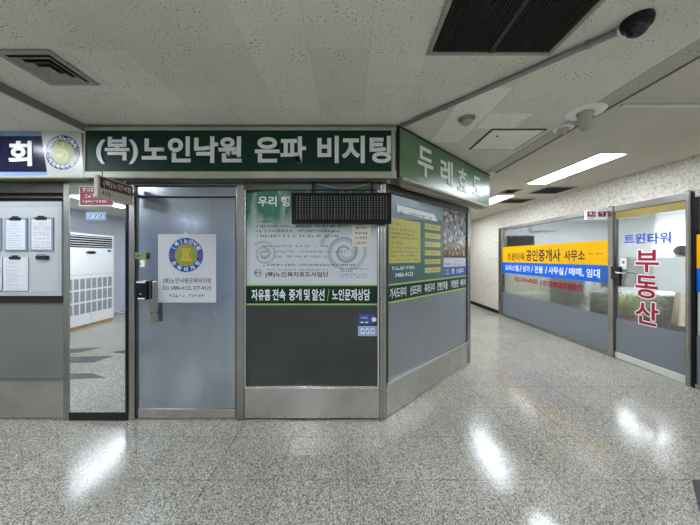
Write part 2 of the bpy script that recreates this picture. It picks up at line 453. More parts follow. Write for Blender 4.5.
def solo(name, mb, material, label, cat, fr=W, base=(0, 0, 0), group=None, smooth=False):
    return tag(obj(name, mb, material, None, base, fr.mx(), smooth), label, cat, group)
def struct(name, mb, material, fr=W, parent=None):
    return tag(obj(name, mb, material, parent, (0, 0, 0), fr.mx()), kind='structure') if not parent else obj(name, mb, material, parent)
def copy_tree(o, parent=None):
    c = o.copy(); COL.objects.link(c)
    if parent: c.parent = parent
    for ch in list(o.children): copy_tree(ch, c)
    return c
def frame_strips(x0, x1, z0, z1, wd, y0, y1, b=0):
    m = MB(); m.box(x0, x1, y0, y1, z1-wd, z1, b); m.box(x0, x1, y0, y1, z0, z0+wd, b)
    m.box(x0, x0+wd, y0, y1, z0+wd, z1-wd, b); m.box(x1-wd, x1, y0, y1, z0+wd, z1-wd, b); return m

# ------------------------------------------------------------------ setting
ZC, ZL = 2.66, 2.60
XE, XW, YB, YN = 3.97, -6.25, -6.0, 14.0          # right wall, far left wall, wall behind, end of the corridor
struct('floor', MB().box(XW-.2, 9, YB-.2, YN+.2, -.1, 0), 'terrazzo')
struct('ceiling', MB().box(-2.32, 2.06, YB-.2, YN+.2, ZC, ZC+.2), 'ceiling_board')
struct('ceiling_right', MB().box(2.06, XE+.1, YB-.2, YN+.2, ZC, ZC+.2), 'ceiling_painted')
struct('ceiling_left', MB().box(XW-.2, -2.32, YB-.2, YN+.2, ZL, ZC+.2), 'ceiling_board')
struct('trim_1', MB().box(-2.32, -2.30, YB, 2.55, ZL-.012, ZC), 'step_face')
struct('trim_4', MB().box(-2.322, -2.296, YB, 2.55, ZL-.016, ZL-.006), 'lamp_frame')
struct('trim_2', MB().box(2.038, 2.062, YB, 4.0, ZC-.009, ZC+.01, .003), 'ceiling_painted')
struct('trim_3', MB().box(2.028, 2.038, YB, 4.0, ZC-.004, ZC+.01), 'dark_recess')
for pts in ((.83, 1.13, 1.99, 2.93), (1.145, 1.50, 2.335, 2.615), (.83, 1.13, -.2, .9)):
    struct('ceiling_panel', MB().box(*pts, ZC-.0025, ZC+.002), 'ceiling_board_new')
struct('ceiling_panel', MB().box(1.865, 2.02, -2, 3.95, ZC-.0025, ZC+.002), 'ceiling_board_old')
struct('wall_left', MB().box(XW-.2, XW, YB, 2.7, 0, ZC), 'hall_wall')
struct('pillar_hall', MB().box(-6.05, -5.5, -4.6, -4.05, 0, ZL), 'cabinet_grey')
struct('wall_back', MB().box(XW-.2, XE+.2, YB-.2, YB, 0, ZC), 'hall_wall')
struct('wall_end', MB().box(1.7, XE+.2, YN, YN+.2, 0, ZC), 'plaster')
z_ = 2.25
wr = MB(); wr.box(XE, XE+.15, 7.57, YN, 0, ZC); wr.box(XE, XE+.15, YB, 7.57, z_, ZC); wr.box(XE, XE+.15, YB, 2.0, 0, z_)
struct('wall_right', wr, 'plaster')
struct('baseboard_right', MB().box(XE-.014, XE, 7.60, YN, 0, .095, .003), 'black_matte')
bw_ = MB(); bw_.box(XW, .325, 2.78, 2.9, 0, ZC); bw_.box(XW, .40, 2.70, 2.8, 2.19, ZC)
struct('wall_booth', bw_, 'booth_wall')
struct('wall_slant', MB().box(0.05, 2.08, .01, .1, 2.15, ZC).box(0.1, 2.03, .05, .1, 0, 2.2), 'booth_wall', G)
struct('wall_side', MB().box(1.62, 1.74, 4.2, YN, 0, ZC), 'plaster')
# floor inlays
struct('floor_inlay', MB().hpoly([(2.31, 1.95), (1.962, 1.60), (1.97, 1.2), (2.9, 1.2), (3.1, 1.95)], 0, .0012), 'floor_inlay')
for pts in ([(-4.9, .95), (-4.2, .75), (-4.1, .5), (-4.6, .6)], [(-4.7, 1.25), (-3.62, 1.2), (-3.55, .92), (-4.6, 1.0)], [(-4.3, 1.85), (-3.0, 1.72), (-3.3, 1.58), (-4.3, 1.6)],
            [(-3.75, .75), (-3.45, .82), (-3.2, .8), (-3.1, .45), (-3.55, .42), (-3.42, .55)]):
    struct('floor_inlay', MB().hpoly(pts, 0, .0012), 'floor_inlay')

# ---- shop interior behind the right-hand glass
SX, SY0, SY1 = 8.6, 1.2, 9.6
struct('wall_office_end', MB().box(XE+.15, SX, SY1, SY1+.1, 0, ZC), 'office_wall')
struct('wall_office_back', MB().box(SX, SX+.1, SY0, SY1, 0, ZC), 'office_wall')
struct('wall_office_near', MB().box(XE+.15, SX, SY0-.1, SY0, 0, ZC), 'office_wall')
struct('wall_office_lining', MB().box(XE+.15, XE+.17, 7.57, SY1, 0, ZC).box(XE+.15, XE+.17, SY0, 7.57, z_, ZC), 'office_wall')
struct('ceiling_office', MB().box(XE+.1, SX+.1, SY0-.1, SY1+.1, ZC, ZC+.2), 'office_wall')

# ------------------------------------------------------------------ ceiling lights
def ceiling_light(x, y0, y1, label, z=ZC, m='lamp_diffuser', wd=.30, group='fluorescent ceiling lights'):
    t = thing('ceiling_light', label, 'ceiling light', W, (x, (y0+y1)/2, z), group)
    obj('frame', MB().box(x-wd/2-.02, x-wd/2, y0, y1, z-.012, z).box(x+wd/2, x+wd/2+.02, y0, y1, z-.012, z)
        .box(x-wd/2-.02, x+wd/2+.02, y0-.02, y0, z-.012, z).box(x-wd/2-.02, x+wd/2+.02, y1, y1+.02, z-.012, z), 'lamp_frame', t)
    obj('diffuser', MB().box(x-wd/2, x+wd/2, y0, y1, z-.008, z), m, t)
ceiling_light(2.96, 3.24, 4.55, 'long white fluorescent ceiling light in front of the glazed office on the right')
ceiling_light(2.96, 5.42, 6.73, 'fluorescent ceiling light just past the end of the slanting green sign')
ceiling_light(2.96, 7.6, 8.9, 'fluorescent ceiling light farthest down the right corridor, hidden behind the booth')
ceiling_light(2.96, -.9, .4, 'fluorescent ceiling light beside the viewer over the right corridor')
ceiling_light(2.96, -3.6, -2.3, 'fluorescent ceiling light behind the viewer over the right corridor')
ceiling_light(-4.9, -1.1, .2, 'fluorescent ceiling light mirrored as a bright streak at the top of the mirror pillar', ZL)
ceiling_light(-4.9, -4.2, -2.9, 'fluorescent ceiling light mirrored as a thin streak in the steel door', ZL, wd=.14)
ceiling_light(1.2, -4.9, -3.6, 'added unseen fill light near the wall at the back of the hall')  # added lamp, never in view; brightens the hall walls the steel door reflects
ceiling_light(-2.9, -5.3, -4.0, 'added unseen fill light at the back of the hall, between middle and left rows', ZL)  # second added lamp out of view, lifts the door's reflection
ceiling_light(-1.0, -3.4, -2.1, 'added unseen fill light far behind the viewer over the middle of the hall')  # unseen lamp put in to light the booth front
ceiling_light(-1.0, -1.4, -.1, 'added unseen fill light just behind the viewer, straight across from the steel door')  # added out of view to lift the dim middle floor and ceiling
ceiling_light(1.0, -1.4, -.1, 'added unseen fill light just behind the viewer, across from the slanting sign')  # unseen companion lamp, added as fill for the dark middle
ceiling_light(-3.05, .95, 2.2, 'fluorescent ceiling light over the left corner in front of the navy sign', ZL)
ceiling_light(7.0, 6.3, 7.5, 'fluorescent ceiling light deep inside the glazed office', m='shop_diffuser', group='office ceiling lights')
ceiling_light(5.6, 7.0, 8.3, 'fluorescent ceiling light inside the office above the window banners', m='shop_diffuser', group='office ceiling lights')
ceiling_light(5.6, 3.0, 4.2, 'fluorescent ceiling light inside the office near the glass door', m='shop_diffuser', group='office ceiling lights')

# ------------------------------------------------------------------ left shop front (window_1)
x = lambda px, y=0: F.P(px, CY, y)[0]
zz = lambda py, y=0: F.P(CX, py, y)[1]
w1 = thing('window_1', None, None, F, (-2.9, 0, 0), kind='structure')
L0 = -4.6
obj('post', MB().box(x(66), x(72), -.03, .06, 0, 2.19, .006), 'aluminium', w1)
obj('pane', MB().box(L0, x(66), .0, .012, .36, 1.13), 'film_olive', w1)
obj('dark_strip', MB().box(L0, x(65.5), -.012, .01, 1.075, 1.13), 'joint_black', w1)
obj('back_panel', MB().box(L0, x(66), .03, .05, 1.1, 2.19), 'dark_recess', w1)
obj('head_rail', MB().box(L0, x(66), -.02, .05, 2.09, 2.19, .004).box(L0, x(66), -.012, .03, 2.045, 2.06), 'aluminium_dark', w1)
obj('kick_panel', MB().box(L0, x(66), -.015, .03, 0.01, .37, .004), 'stainless_kick', w1)
obj('ledge', MB().box(L0, x(66), -.024, .0, .355, .375, .003), 'aluminium', w1)

nb = thing('notice_board', 'white framed notice board with clipboards left of the mirror pillar', 'notice board', F, (-2.9, -.03, 1.13))
B0, B1, Z0, Z1 = -4.3, x(62, -.03), F.P(CX, 296, -.03)[1], F.P(CX, 201.5, -.03)[1]
obj('board', MB().box(B0, B1, -.03, -.012, Z0, Z1), 'board_white', nb)
obj('frame', frame_strips(B0, B1, Z0, Z1, .042, -.034, -.028, .002), 'board_frame', nb)
def clipboard(px0, px1, py0, py1, label, seed, kind):
    y = -.041; x0, x1, z0, z1 = x(px0, y), x(px1, y), F.P(CX, py1, y)[1], F.P(CX, py0, y)[1]
    if kind == 'empty':
        o = obj('clipboard_clip', MB().box(x0, x1, y-.012, y+.007, z0+.004, z1, .003).tube([(x0+.02, y-.012, z1), (x0+.03, y-.012, z1+.012), (x1-.03, y-.012, z1+.012), (x1-.02, y-.012, z1)], .003, 6), 'clip_metal', None, ((x0+x1)/2, y, z0), F.mx())
        tag(o, label, 'clip'); return
    t = thing('clipboard', label, 'clipboard', F, ((x0+x1)/2, y, z0), 'clipboards on the notice board')
    obj('backing', MB().box(x0, x1, y, y+.006, z0, z1, .002), 'clip_backing' if kind == 'blue' else 'paper_grey', t)
    p = obj('paper', MB().box(x0+.016, x1-.016, y-.002, y, z0+.014, z1-.016), 'paper', t)
    m = MB(); rn = random.Random(seed); z = z1-.05; k = 0
    while z > z0+.03:
        if seed == 2:
            for c in range(2):
                xx = x0+.03+c*(x1-x0-.05)/2; m.marks(xx, xx+(x1-x0)*.36, z-.011, z, y-.0026, seed*50+k+c*7, .9)
        else: m.marks(x0+.028, x0+.03+(x1-x0-.06)*rn.uniform(.55, 1), z-.008, z, y-.0026, seed*50+k, .9)
        z -= rn.choice((.02, .024, .034)); k += 1
    obj('print', m, 'ink_soft', p)
    cm = (x0+x1)/2
    obj('clip', MB().box(cm-.05, cm+.05, y-.012, y, z1-.022, z1+.002, .003).box(cm-.028, cm+.028, y-.01, y-.002, z1, z1+.016, .003), 'clip_metal', t)
clipboard(4.4, 27, 218, 251, 'clipboard with a typed sheet, upper row beside the two column sheet', 1, 'blue')
clipboard(30, 53, 217.5, 251, 'clipboard with a two column sheet, upper right on the notice board', 2, 'blue')
clipboard(3, 28, 257, 291, 'clipboard with a plain grey backing, lower row on the notice board', 3, 'grey')
clipboard(-21, 1.2, 218, 251, 'clipboard mostly cut off by the photo edge, upper row of the notice board', 4, 'blue')
clipboard(-22, 1.6, 257, 291, 'clipboard mostly cut off by the photo edge, lower row of the notice board', 5, 'grey')
clipboard(36.6, 48.4, 255.5, 260, 'empty dark metal clip on the notice board under the two column sheet', 6, 'empty')

# emblem used on the poster and the left sign
def emblem(parent, fr, pcx, pcy, pr, y, ring_m, gold_m, top, bottom, solid=.002):
    cx, cz = fr.P(pcx, pcy, y); r = fr.P(pcx+pr, pcy, y)[0]-cx
    e = obj('emblem', MB().disc(cx, cz, r, y-.0006, y+.001, 48), ring_m, parent)
    obj('emblem_centre', MB().disc(cx, cz, r*.66, y-.0012, y, 40), 'emblem_olive', e)
    m = MB()
    def q(a): return [(cx+u*r, cz+v*r) for u, v in a]
    yy = y-.0016
    if ring_m == 'emblem_blue':
        m.strip(q([(-.30, .34), (.30, .34)]), [.09*r]*2, yy); m.strip(q([(-.2, .34), (-.1, .02), (-.22, -.24)]), [.1*r]*3, yy)
        m.strip(q([(.2, .34), (.1, .02), (.22, -.24)]), [.1*r]*3, yy); m.strip(q([(-.34, -.28), (.34, -.28)]), [.12*r]*2, yy-.0002)
        m.strip(q([(-.12, .1), (.12, .1)]), [.07*r]*2, yy-.0002); m.strip(q([(0, .3), (0, -.2)]), [.08*r]*2, yy-.0004)
    else:
        m.strip(q([(.03, .52), (.03, .28)]), [.11*r]*2, yy); m.strip(q([(-.24, .18), (.22, .14), (.05, -.1), (-.3, -.2)]), [.11*r]*4, yy-.0002)
        m.strip(q([(.02, .02), (.3, -.02), (.24, -.36), (.08, -.46)]), [.12*r, .1*r, .13*r, .08*r], yy-.0004); m.strip(q([(-.1, -.05), (-.3, -.26), (.02, -.2)]), [.1*r]*3, yy-.0006)
    obj('emblem_glyph', m, 'emblem_gold', e)
    m = MB(); n = len(top)
    for i, ch in enumerate(top):
        a = math.radians(150-120*i/(n-1)); m.glyph(ch, cx+r*.83*math.cos(a), cz+r*.83*math.sin(a), r*.25, a-PI/2, yy)
    n = len(bottom)
    for i, ch in enumerate(bottom):
        a = math.radians(215+110*i/(n-1)); m.glyph(ch, cx+r*.83*math.cos(a), cz+r*.83*math.sin(a), r*.25, a+PI/2, yy)
    obj('emblem_lettering', m, 'white_print', e)
    m = MB(); m.disc(cx-r*.83, cz-r*.07, r*.09, yy, y, 10); m.disc(cx+r*.83, cz-r*.07, r*.09, yy, y, 10)
    obj('emblem_dot', m, 'red_dot', e)

# ------------------------------------------------------------------ mirror pillar, stickers, projecting sign
mp_ = thing('mirror_pillar', 'tall mirror clad pillar with black base reflecting a white air conditioner', 'mirror', F, ((x(72)+x(131))/2, 0, 0))
obj('mirror', MB().box(x(72), x(128.5), -.03, .08, .075, 2.19), 'mirror_glass', mp_)
obj('plinth', MB().box(x(72), x(130.5), -.034, .08, 0, .075, .003), 'black_gloss', mp_)
obj('edge_trim', MB().box(x(128.5), x(130.8), -.04, .08, .075, 2.19, .002), 'black_gloss', mp_)
obj('bead', MB().box(x(71.9), x(72.6), -.036, -.02, .075, 2.19).box(x(127.9), x(128.5), -.036, -.02, .075, 2.19), 'aluminium', mp_)
rp = thing('red_notice', 'red and white notice stuck high on the mirror pillar', 'notice', F, (x(96), -.03, zz(206)), )
obj('sheet', MB().pbox(F, 79, 114, 186, 206, -.0315, -.0302), 'white_print', rp)
obj('red_field', MB().pbox(F, 80, 113, 187, 205, -.0318, -.0313), 'maroon_bright', rp)
obj('white_print', MB().marks(x(86), x(108), zz(193), zz(188.5), -.0322, 7, 1).marks(x(88), x(112), zz(199), zz(195), -.0322, 8, 1).marks(x(86), x(111), zz(203.5), zz(201), -.0322, 9, 1), 'white_print', rp)
def icon_sticker(px0, px1, py0, py1, y, label):
    t = thing('pictogram_sticker', label, 'sticker', F, (x((px0+px1)/2, y), y, F.P(CX, py1, y)[1]))
    obj('sheet', MB().pbox(F, px0, px1, py0, py1, y-.001, y), 'blue_pale', t)
    m = MB(); k = MB(); n = px1-px0
    for i in range(3):
        a = px0+n*(.14+.27*i); m.pbox(F, a, a+n*.18, py0+2.4, py1-2.2, y-.0014, y-.0009)
        cx_, cz_ = F.P(a+n*.09, (py0+py1)/2, y)
        k.disc(cx_, cz_, .008, y-.0018, y-.001, 10); k.poly([(cx_-.013, cz_-.013), (cx_-.006, cz_-.016), (cx_+.012, cz_+.012), (cx_+.006, cz_+.016)], y-.002, y-.001)
    obj('pictogram_field', m, 'white_print', t); obj('pictogram', k, 'ink', t)
icon_sticker(86, 106, 212, 220, -.0305, 'pale blue pictogram sticker on the mirror pillar under the red notice')

pj = thing('projecting_sign', 'small cream and maroon projecting sign hanging above the steel door', 'sign', PS, (.2, 0, 1.96))
obj('panel', MB().box(0, .37, -.015, .015, 1.965, 2.135, .003), 'cream_plastic', pj)
obj('name_panel', MB().box(.02, .36, -.0165, -.014, 2.04, 2.125), 'maroon', pj)
obj('lettering', MB().text('(복)노인낙원', .05, .34, 2.055, 2.112, -.0175, 0, .012), 'white_print', pj)
obj('small_print', MB().marks(.035, .14, 1.985, 2.02, -.0158, 5, 1), 'ink', pj)
obj('bracket', MB().box(.365, .46, -.008, .008, 2.05, 2.08).tube([(.06, 0, 2.13), (.06, 0, 2.176)], .004, 6).tube([(.3, 0, 2.13), (.3, 0, 2.176)], .004, 6), 'aluminium_dark', pj)

# ------------------------------------------------------------------ steel door (door_1)
d1 = thing('door_1', 'stainless steel door with an emblem poster between mirror pillar and window', None, F, ((x(137)+x(238))/2, 0, 0), kind='structure')
obj('door_frame', MB().box(x(131), x(137), -.035, .06, 0, 2.19, .006).box(x(237.5), x(245), -.035, .06, 0, 2.19, .008).box(x(137), x(237.5), -.03, .05, zz(186), 2.19, .004), 'aluminium', d1)
obj('door_header', MB().box(x(137), x(237.5), -.008, .04, zz(196.5), zz(187), .003), 'stainless_door', d1)
obj('joint', MB().box(x(137), x(237.5), .015, .05, 0, 2.15), 'joint_black', d1)
obj('door_leaf', MB().box(x(139), x(236), -.01, .03, .10, zz(198), .004), 'stainless_door', d1)
obj('bottom_rail', MB().box(x(139), x(236), -.014, .03, .012, .098, .003), 'stainless_kick', d1)
obj('hinge_stile', MB().box(x(137.3), x(139.5), -.016, .03, .02, zz(197), .004).box(x(235.6), x(237), -.014, .03, .02, zz(197), .003), 'aluminium_dark', d1)
pl = obj('pull_plate', MB().box(x(148), x(151), -.014, -.009, zz(326), zz(280), .003), 'stud_plate', d1)
obj('pull_handle', MB().box(x(156), x(160.5), -.055, -.045, zz(322), zz(281), .004), 'aluminium', d1)
obj('handle_stud', MB().tube([(x(154.5), -.03, zz(290.5)), (x(154.5), -.01, zz(290.5))], .011, 10).tube([(x(154.5), -.03, zz(312.5)), (x(154.5), -.01, zz(312.5))], .011, 10)
    .tube([(x(158), -.05, zz(290.5)), (x(158), -.01, zz(290.5))], .006, 8).tube([(x(158), -.05, zz(312.5)), (x(158), -.01, zz(312.5))], .006, 8), 'black_gloss', d1)
obj('bolt', MB().tube([(x(216), -.018, zz(313)), (x(216), -.009, zz(313))], .013, 12), 'aluminium_bright', d1)
lk = thing('card_reader', 'small black card reader on the frame left of the steel door', 'card reader', F, (x(141), -.03, zz(300)))
obj('body', MB().pbox(F, 135, 146.5, 281, 300, -.06, -.014, .006), 'black_gloss', lk)
obj('indicator', MB().pbox(F, 136.5, 145, 281.6, 283, -.0612, -.0598).pbox(F, 137.5, 144.5, 298, 299.3, -.0612, -.0598).disc(x(140.5, -.06), F.P(CX, 294, -.06)[1], .006, -.0612, -.0598, 10), 'white_print', lk)
gs_ = thing('green_sticker', 'tiny green and white sticker above the black card reader', 'sticker', F, (x(141), -.035, zz(267)))
obj('green_label', MB().pbox(F, 135, 146, 252.5, 259, -.0375, -.0355), 'tag_green', gs_)
obj('white_tag', MB().pbox(F, 140, 144.5, 260, 267, -.0375, -.012), 'white_plastic', gs_)
obj('print', MB().marks(x(136.5), x(145), zz(257.2), zz(254.4), -.038, 9, 1).marks(x(140.6), x(144.2), zz(265), zz(262.5), -.038, 8, 1), 'ink', gs_)

po = thing('door_poster', 'grey white poster with a round blue emblem taped to the steel door', 'poster', F, (x(187), -.012, zz(303)))
obj('sheet', MB().pbox(F, 158, 216, 234, 302.5, -.013, -.011), 'paper_grey', po)
emblem(po, F, 186, 255, 17.2, -.0135, 'emblem_blue', 'emblem_gold', '(복)노인낙원', '은파비지팅')
obj('lettering', MB().textp(F, '(복)노인낙원은파비지팅', 163, 211, 278, 284.2, -.0136, 0, .012).textp(F, '02) 3486-4123, 577-4123', 163, 211, 286, 291, -.0136, 0, .012), 'ink', po)
obj('small_print', MB().marks(x(170), x(206), zz(297.5), zz(294), -.0136, 21), 'ink_soft', po)
obj('tape', MB().pbox(F, 184.5, 187.5, 231.5, 236, -.0138, -.011), 'beige_box', po)

# ------------------------------------------------------------------ front window (window_2)
w2 = thing('window_2', None, None, F, (x(312), 0, 0), kind='structure')
obj('pane', MB().box(x(246), x(379), .0, .012, .29, 2.13), 'film_dark', w2)
obj('bead', MB().box(x(245), x(246.6), -.025, .012, .30, 2.12, .003).box(x(377.2), x(379), -.025, .012, .30, 2.12, .003).box(x(246), x(379), -.022, .012, .292, .308, .003), 'aluminium_bright', w2)
obj('head_rail', MB().box(x(245), x(380), -.03, .05, 2.115, 2.19, .005), 'aluminium_dark', w2)
obj('kick_panel', MB().box(x(245), x(379.5), -.018, .03, .012, .293, .004), 'stainless_kick', w2)
obj('corner_post', MB().box(x(379.5), x(382.6), -.03, .04, 0, 2.19, .006).box(x(382.4), x(386), -.025, .05, 0, 2.19, .008), 'aluminium', w2)
obj('sill_joint', MB().box(x(245), x(379.5), -.012, .03, 0, .014), 'joint_black', w2)

bn = thing('window_banner', 'pale banner with green leaves and grey spirals behind the hanging black display', 'banner', F, (0, -.005, 1.24))
xa, xb = x(247), x(377); y = -.005
obj('sheet', MB().poly([(xa, 1.24), (xb, 1.24), (xb, 2.125), (x(300), 2.14), (x(272), 2.125), (xa, 2.085)], y, y+.004), 'banner_print', bn)
obj('heading', MB().textp(F, '우리 행', 258, 290, 196, 206.5, y-.0006, 0, .03).textp(F, '복', 295, 303, 196, 206.5, y-.0006, 0, .03), 'white_print', bn)
def spiral(px, py, r0, r1, turns, a0, w0, w1, yy):
    cx_, cz_ = F.P(px, py, yy); k = 1/107.8; n = int(28*turns); P_, W_ = [], []
    for i in range(n+1):
        t = i/n; a = a0+2*PI*turns*t; r = (r0+(r1-r0)*t)*k; P_.append((cx_+r*math.cos(a), cz_+r*math.sin(a))); W_.append((w0+(w1-w0)*t)*k)
    return MB().strip(P_, W_, yy)
obj('grey_spiral', spiral(345, 252, 4, 16.5, 1.6, .4, 2.2, 4.2, y-.0004), 'swirl_grey', bn)
obj('beige_spiral', spiral(345, 252, 2, 25, 2.1, 2.2, 1.5, 4.0, y-.0007), 'swirl_beige', bn)
obj('grey_spiral', spiral(264, 254, 2, 8.5, 1.6, .8, 1, 1.8, y-.0004), 'swirl_grey', bn)
obj('beige_spiral', spiral(264, 254, 1, 13, 1.9, 3.0, 1.2, 2.5, y-.0007), 'swirl_beige', bn)
m = MB()
m.marks(x(259), x(272), zz(222.8), zz(220.4), y-.001, 30)
for i, (py, e) in enumerate(((226.5, 342), (231.2, 342), (236.2, 340))):
    m.disc(x(257.5), zz(py), .006, y-.001, y, 8); m.marks(x(260), x(e), zz(py+1.4), zz(py-1.4), y-.001, 31+i, .8)
m.marks(x(263), x(356), zz(266.3), zz(263.8), y-.001, 45, .9); m.marks(x(268), x(328), zz(270.8), zz(269), y-.001, 46, .8)
m.ring(x(258), zz(273), .028, .033, y-.001, 20); m.marks(x(255.6), x(261), zz(274.5), zz(271.5), y-.001, 47, 1)
m.textp(F, '(복)노인복지효도사업단', 265.5, 328.5, 271.8, 277.8, y-.001, 0, .02)
obj('print', m, 'ink', bn)
m = MB()
for i, (py, s_, e) in enumerate(((246.3, 262, 329), (251.7, 262, 357), (256.8, 262, 328))):
    m.disc(x(258), zz(py), .005, y-.001, y, 8); m.marks(x(s_), x(e), zz(py+1.2), zz(py-1.2), y-.001, 60+i, .75)
for i, py in enumerate((269, 271.5, 274.6, 277.3)): m.marks(x(340), x(368-3*(i == 1)*5), zz(py+.9), zz(py-.9), y-.001, 70+i, .8)
obj('small_print', m, 'ink_soft', bn)
bx_ = obj('info_box', MB().pbox(F, 352, 371, 225, 246.5, y-.0022, y-.0002, .001), 'beige_box', bn)
m = MB()
for i, py in enumerate((228.2, 233.3, 238.2, 243)): m.marks(x(355.5), x(368.5), zz(py+1.4), zz(py-1.4), y-.0028, 80+i, 1)
obj('box_print', m, 'ink', bx_)

bd = thing('green_text_strip', 'dark green strip of white lettering across the front window', 'sign strip', F, (x(312), -.006, 1.06))
obj('strip', MB().pbox(F, 246.8, 377, 286, 303.5, -.007, -.001), 'sign_green', bd)
obj('edge_line', MB().pbox(F, 246.8, 377, 284.6, 286, -.0074, -.001).pbox(F, 246.8, 377, 303.5, 305.2, -.0074, -.001), 'lime', bd)
obj('lettering', MB().textp(F, '자유홈', 251.5, 270.5, 289, 300.5, -.008, 0, .02).textp(F, '전속', 272.5, 285.5, 289, 300.5, -.008, 0, .02).textp(F, '중개', 289, 301.5, 289, 300.5, -.008, 0, .02)
    .textp(F, '및', 304, 310, 289, 300.5, -.008, 0, .02).textp(F, '알선', 312, 324.5, 289, 300.5, -.008, 0, .02).textp(F, '노인문제상담', 332, 370, 289, 300.5, -.008, 0, .02), 'white_print', bd)
obj('divider', MB().textp(F, '/', 327, 329.5, 289, 301, -.008), 'lime', bd)
bs = thing('blue_sticker', 'deep blue sticker on the dark lower pane beside the corner post', 'sticker', F, (x(368), -.001, zz(324)))
obj('sheet', MB().pbox(F, 358.5, 374.5, 314, 324, -.0015, 0), 'blue_print', bs)
obj('white_print', MB().marks(x(361), x(370), zz(319), zz(316.8), -.002, 90, 1).pbox(F, 360.5, 363.5, 321.8, 323, -.002, -.001).pbox(F, 365, 368.3, 321.8, 323, -.002, -.001).disc(x(374), zz(319.5), .022, -.0022, 0, 9), 'white_print', bs)
icon_sticker(358, 377, 326, 336, -.0005, 'pale blue pictogram sticker under the deep blue one on the dark pane')

# ------------------------------------------------------------------ hanging LED display
yd = -.12
ld = thing('led_display', 'black dot matrix display hanging in front of the window under the green sign', 'display', F, (x(341, yd), yd, F.P(CX, 223, yd)[1]))
obj('case', MB().pbox(F, 291.5, 391.5, 192.5, 223.5, yd, yd+.05, .004), 'black_matte', ld)
x0, x1, z0, z1 = x(295.5, yd), x(388, yd), F.P(CX, 219.5, yd)[1], F.P(CX, 196, yd)[1]
m = MB(); nc, nr = 32, 10
for i in range(nc):
    for j in range(nr):
        a = x0+(x1-x0)*(i+.3)/nc; b = z0+(z1-z0)*(j+.25)/nr
        m.rect(a, a+.0085+.004*(i % 4 == 1), b, b+.012, yd-.0008)
obj('led_dots', m, 'dot_grey', ld)
m = MB()
for i in range(0, nc+1, 4): a = x0+(x1-x0)*i/nc; m.box(a-.0015, a+.0015, yd-.006, yd, z0, z1)
for j in range(0, nr+1, 2): b = z0+(z1-z0)*j/nr; m.box(x0, x1, yd-.004, yd, b-.001, b+.001)
obj('louvre', m, 'black_matte', ld)
obj('hanger', MB().box(x(312, yd), x(314, yd), yd+.01, yd+.03, F.P(CX, 193, yd)[1], 2.176).box(x(371, yd), x(373, yd), yd+.01, yd+.03, F.P(CX, 193, yd)[1], 2.176), 'black_matte', ld)
m = MB(); pts = []
for i in range(17):
    t = i/16; pts.append((x(316+t*54, yd+.03), yd+.04, 2.165-.055*4*t*(1-t)*.8))
obj('power_cable', m.tube(pts, .006, 8), 'conduit', ld, smooth=True)

# ------------------------------------------------------------------ slanting side window (window_3)
w3 = thing('window_3', None, None, G, (1.0, 0, 0), kind='structure')
gx = lambda px, y=0: G.P(px, CY, y)[0]
xl, xr = gx(386), gx(466.3)
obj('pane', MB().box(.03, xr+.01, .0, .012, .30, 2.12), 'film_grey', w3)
obj('head_rail', MB().box(.02, xr+.05, -.02, .05, 2.11, 2.19, .004), 'aluminium_dark', w3)
obj('end_post', MB().box(xr, xr+.085, -.03, .06, 0, 2.19, .008), 'aluminium', w3)
obj('kick_panel', MB().box(.03, xr, -.02, .03, .006, .30, .004), 'stainless_kick', w3)
obj('ledge', MB().box(.03, xr, -.034, .012, .298, .322, .006), 'aluminium_bright', w3)
obj('bead', MB().box(.045, .06, -.02, .012, .32, 2.11, .003).box(xr-.012, xr, -.015, .012, .32, 2.11, .003), 'aluminium_dark', w3)

tp = thing('teal_poster', 'teal poster with a yellow text box on the slanting window', 'poster', G, (.6, -.004, 1.24))
y = -.004; xa, xb = gx(388), gx(442)
obj('sheet', MB().box(xa, xb, y, y+.003, 1.245, 2.10), 'teal', tp)
obj('pale_header', MB().poly([(xa, 1.86), (xb, 1.95), (xb, 2.10), (xa, 2.10)], y-.0005, y), 'teal_pale', tp)
obj('dark_footer', MB().poly([(xa, 1.245), (gx(418), 1.245), (gx(404), 1.33), (xa, 1.42)], y-.0005, y), 'teal_dark', tp)
obj('ribbon', MB().poly([G.P(397, 204.5, y), G.P(434, 214.5, y), G.P(437.5, 221.5, y), G.P(432.5, 220.6, y), G.P(397, 211.5, y)], y-.001, y), 'white_print', tp)
x0, x1 = gx(399), gx(432); m = MB(); m.marks(x0, x1, 1.925, 1.965, y-.0016, 100, .9); obj('ribbon_print', m, 'ink_soft', tp)
yb = obj('yellow_box', MB().box(gx(388.6), gx(420), y-.0015, y, 1.44, 1.878), 'olive_yellow', tp)
m = MB()
for i, z in enumerate((1.84, 1.785, 1.745, 1.705, 1.65, 1.605, 1.565, 1.525, 1.485)):
    m.marks(gx(390), gx(418 if i not in (0, 4) else 403), z-.028, z, y-.002, 110+i, .85)
obj('box_print', m, 'ink_soft', yb)
for i, (a, b) in enumerate(((224.5, 230), (233.3, 238.5), (242, 247), (250.5, 255.5), (259.2, 264), (267.5, 272.5))):
    x0, x1 = gx(424.5), gx(440); z1, z0 = G.P(432, a, y)[1], G.P(432, b, y)[1]
    o = obj('yellow_tab', MB().box(x0, x1, y-.0015, y, z0, z1), 'olive_yellow', tp)
    obj('tab_print', MB().marks(x0+.02, x1-.05, z0+.018, z1-.018, y-.002, 130+i, .9), 'ink_soft', o)
obj('lettering', MB().textp(G, '3486-4123', 395, 413, 272.5, 276.5, y-.001, 0, .015).marks(gx(392), gx(416), G.P(404, 270.3, y)[1], G.P(404, 266, y)[1], y-.001, 140, 1), 'white_print', tp)

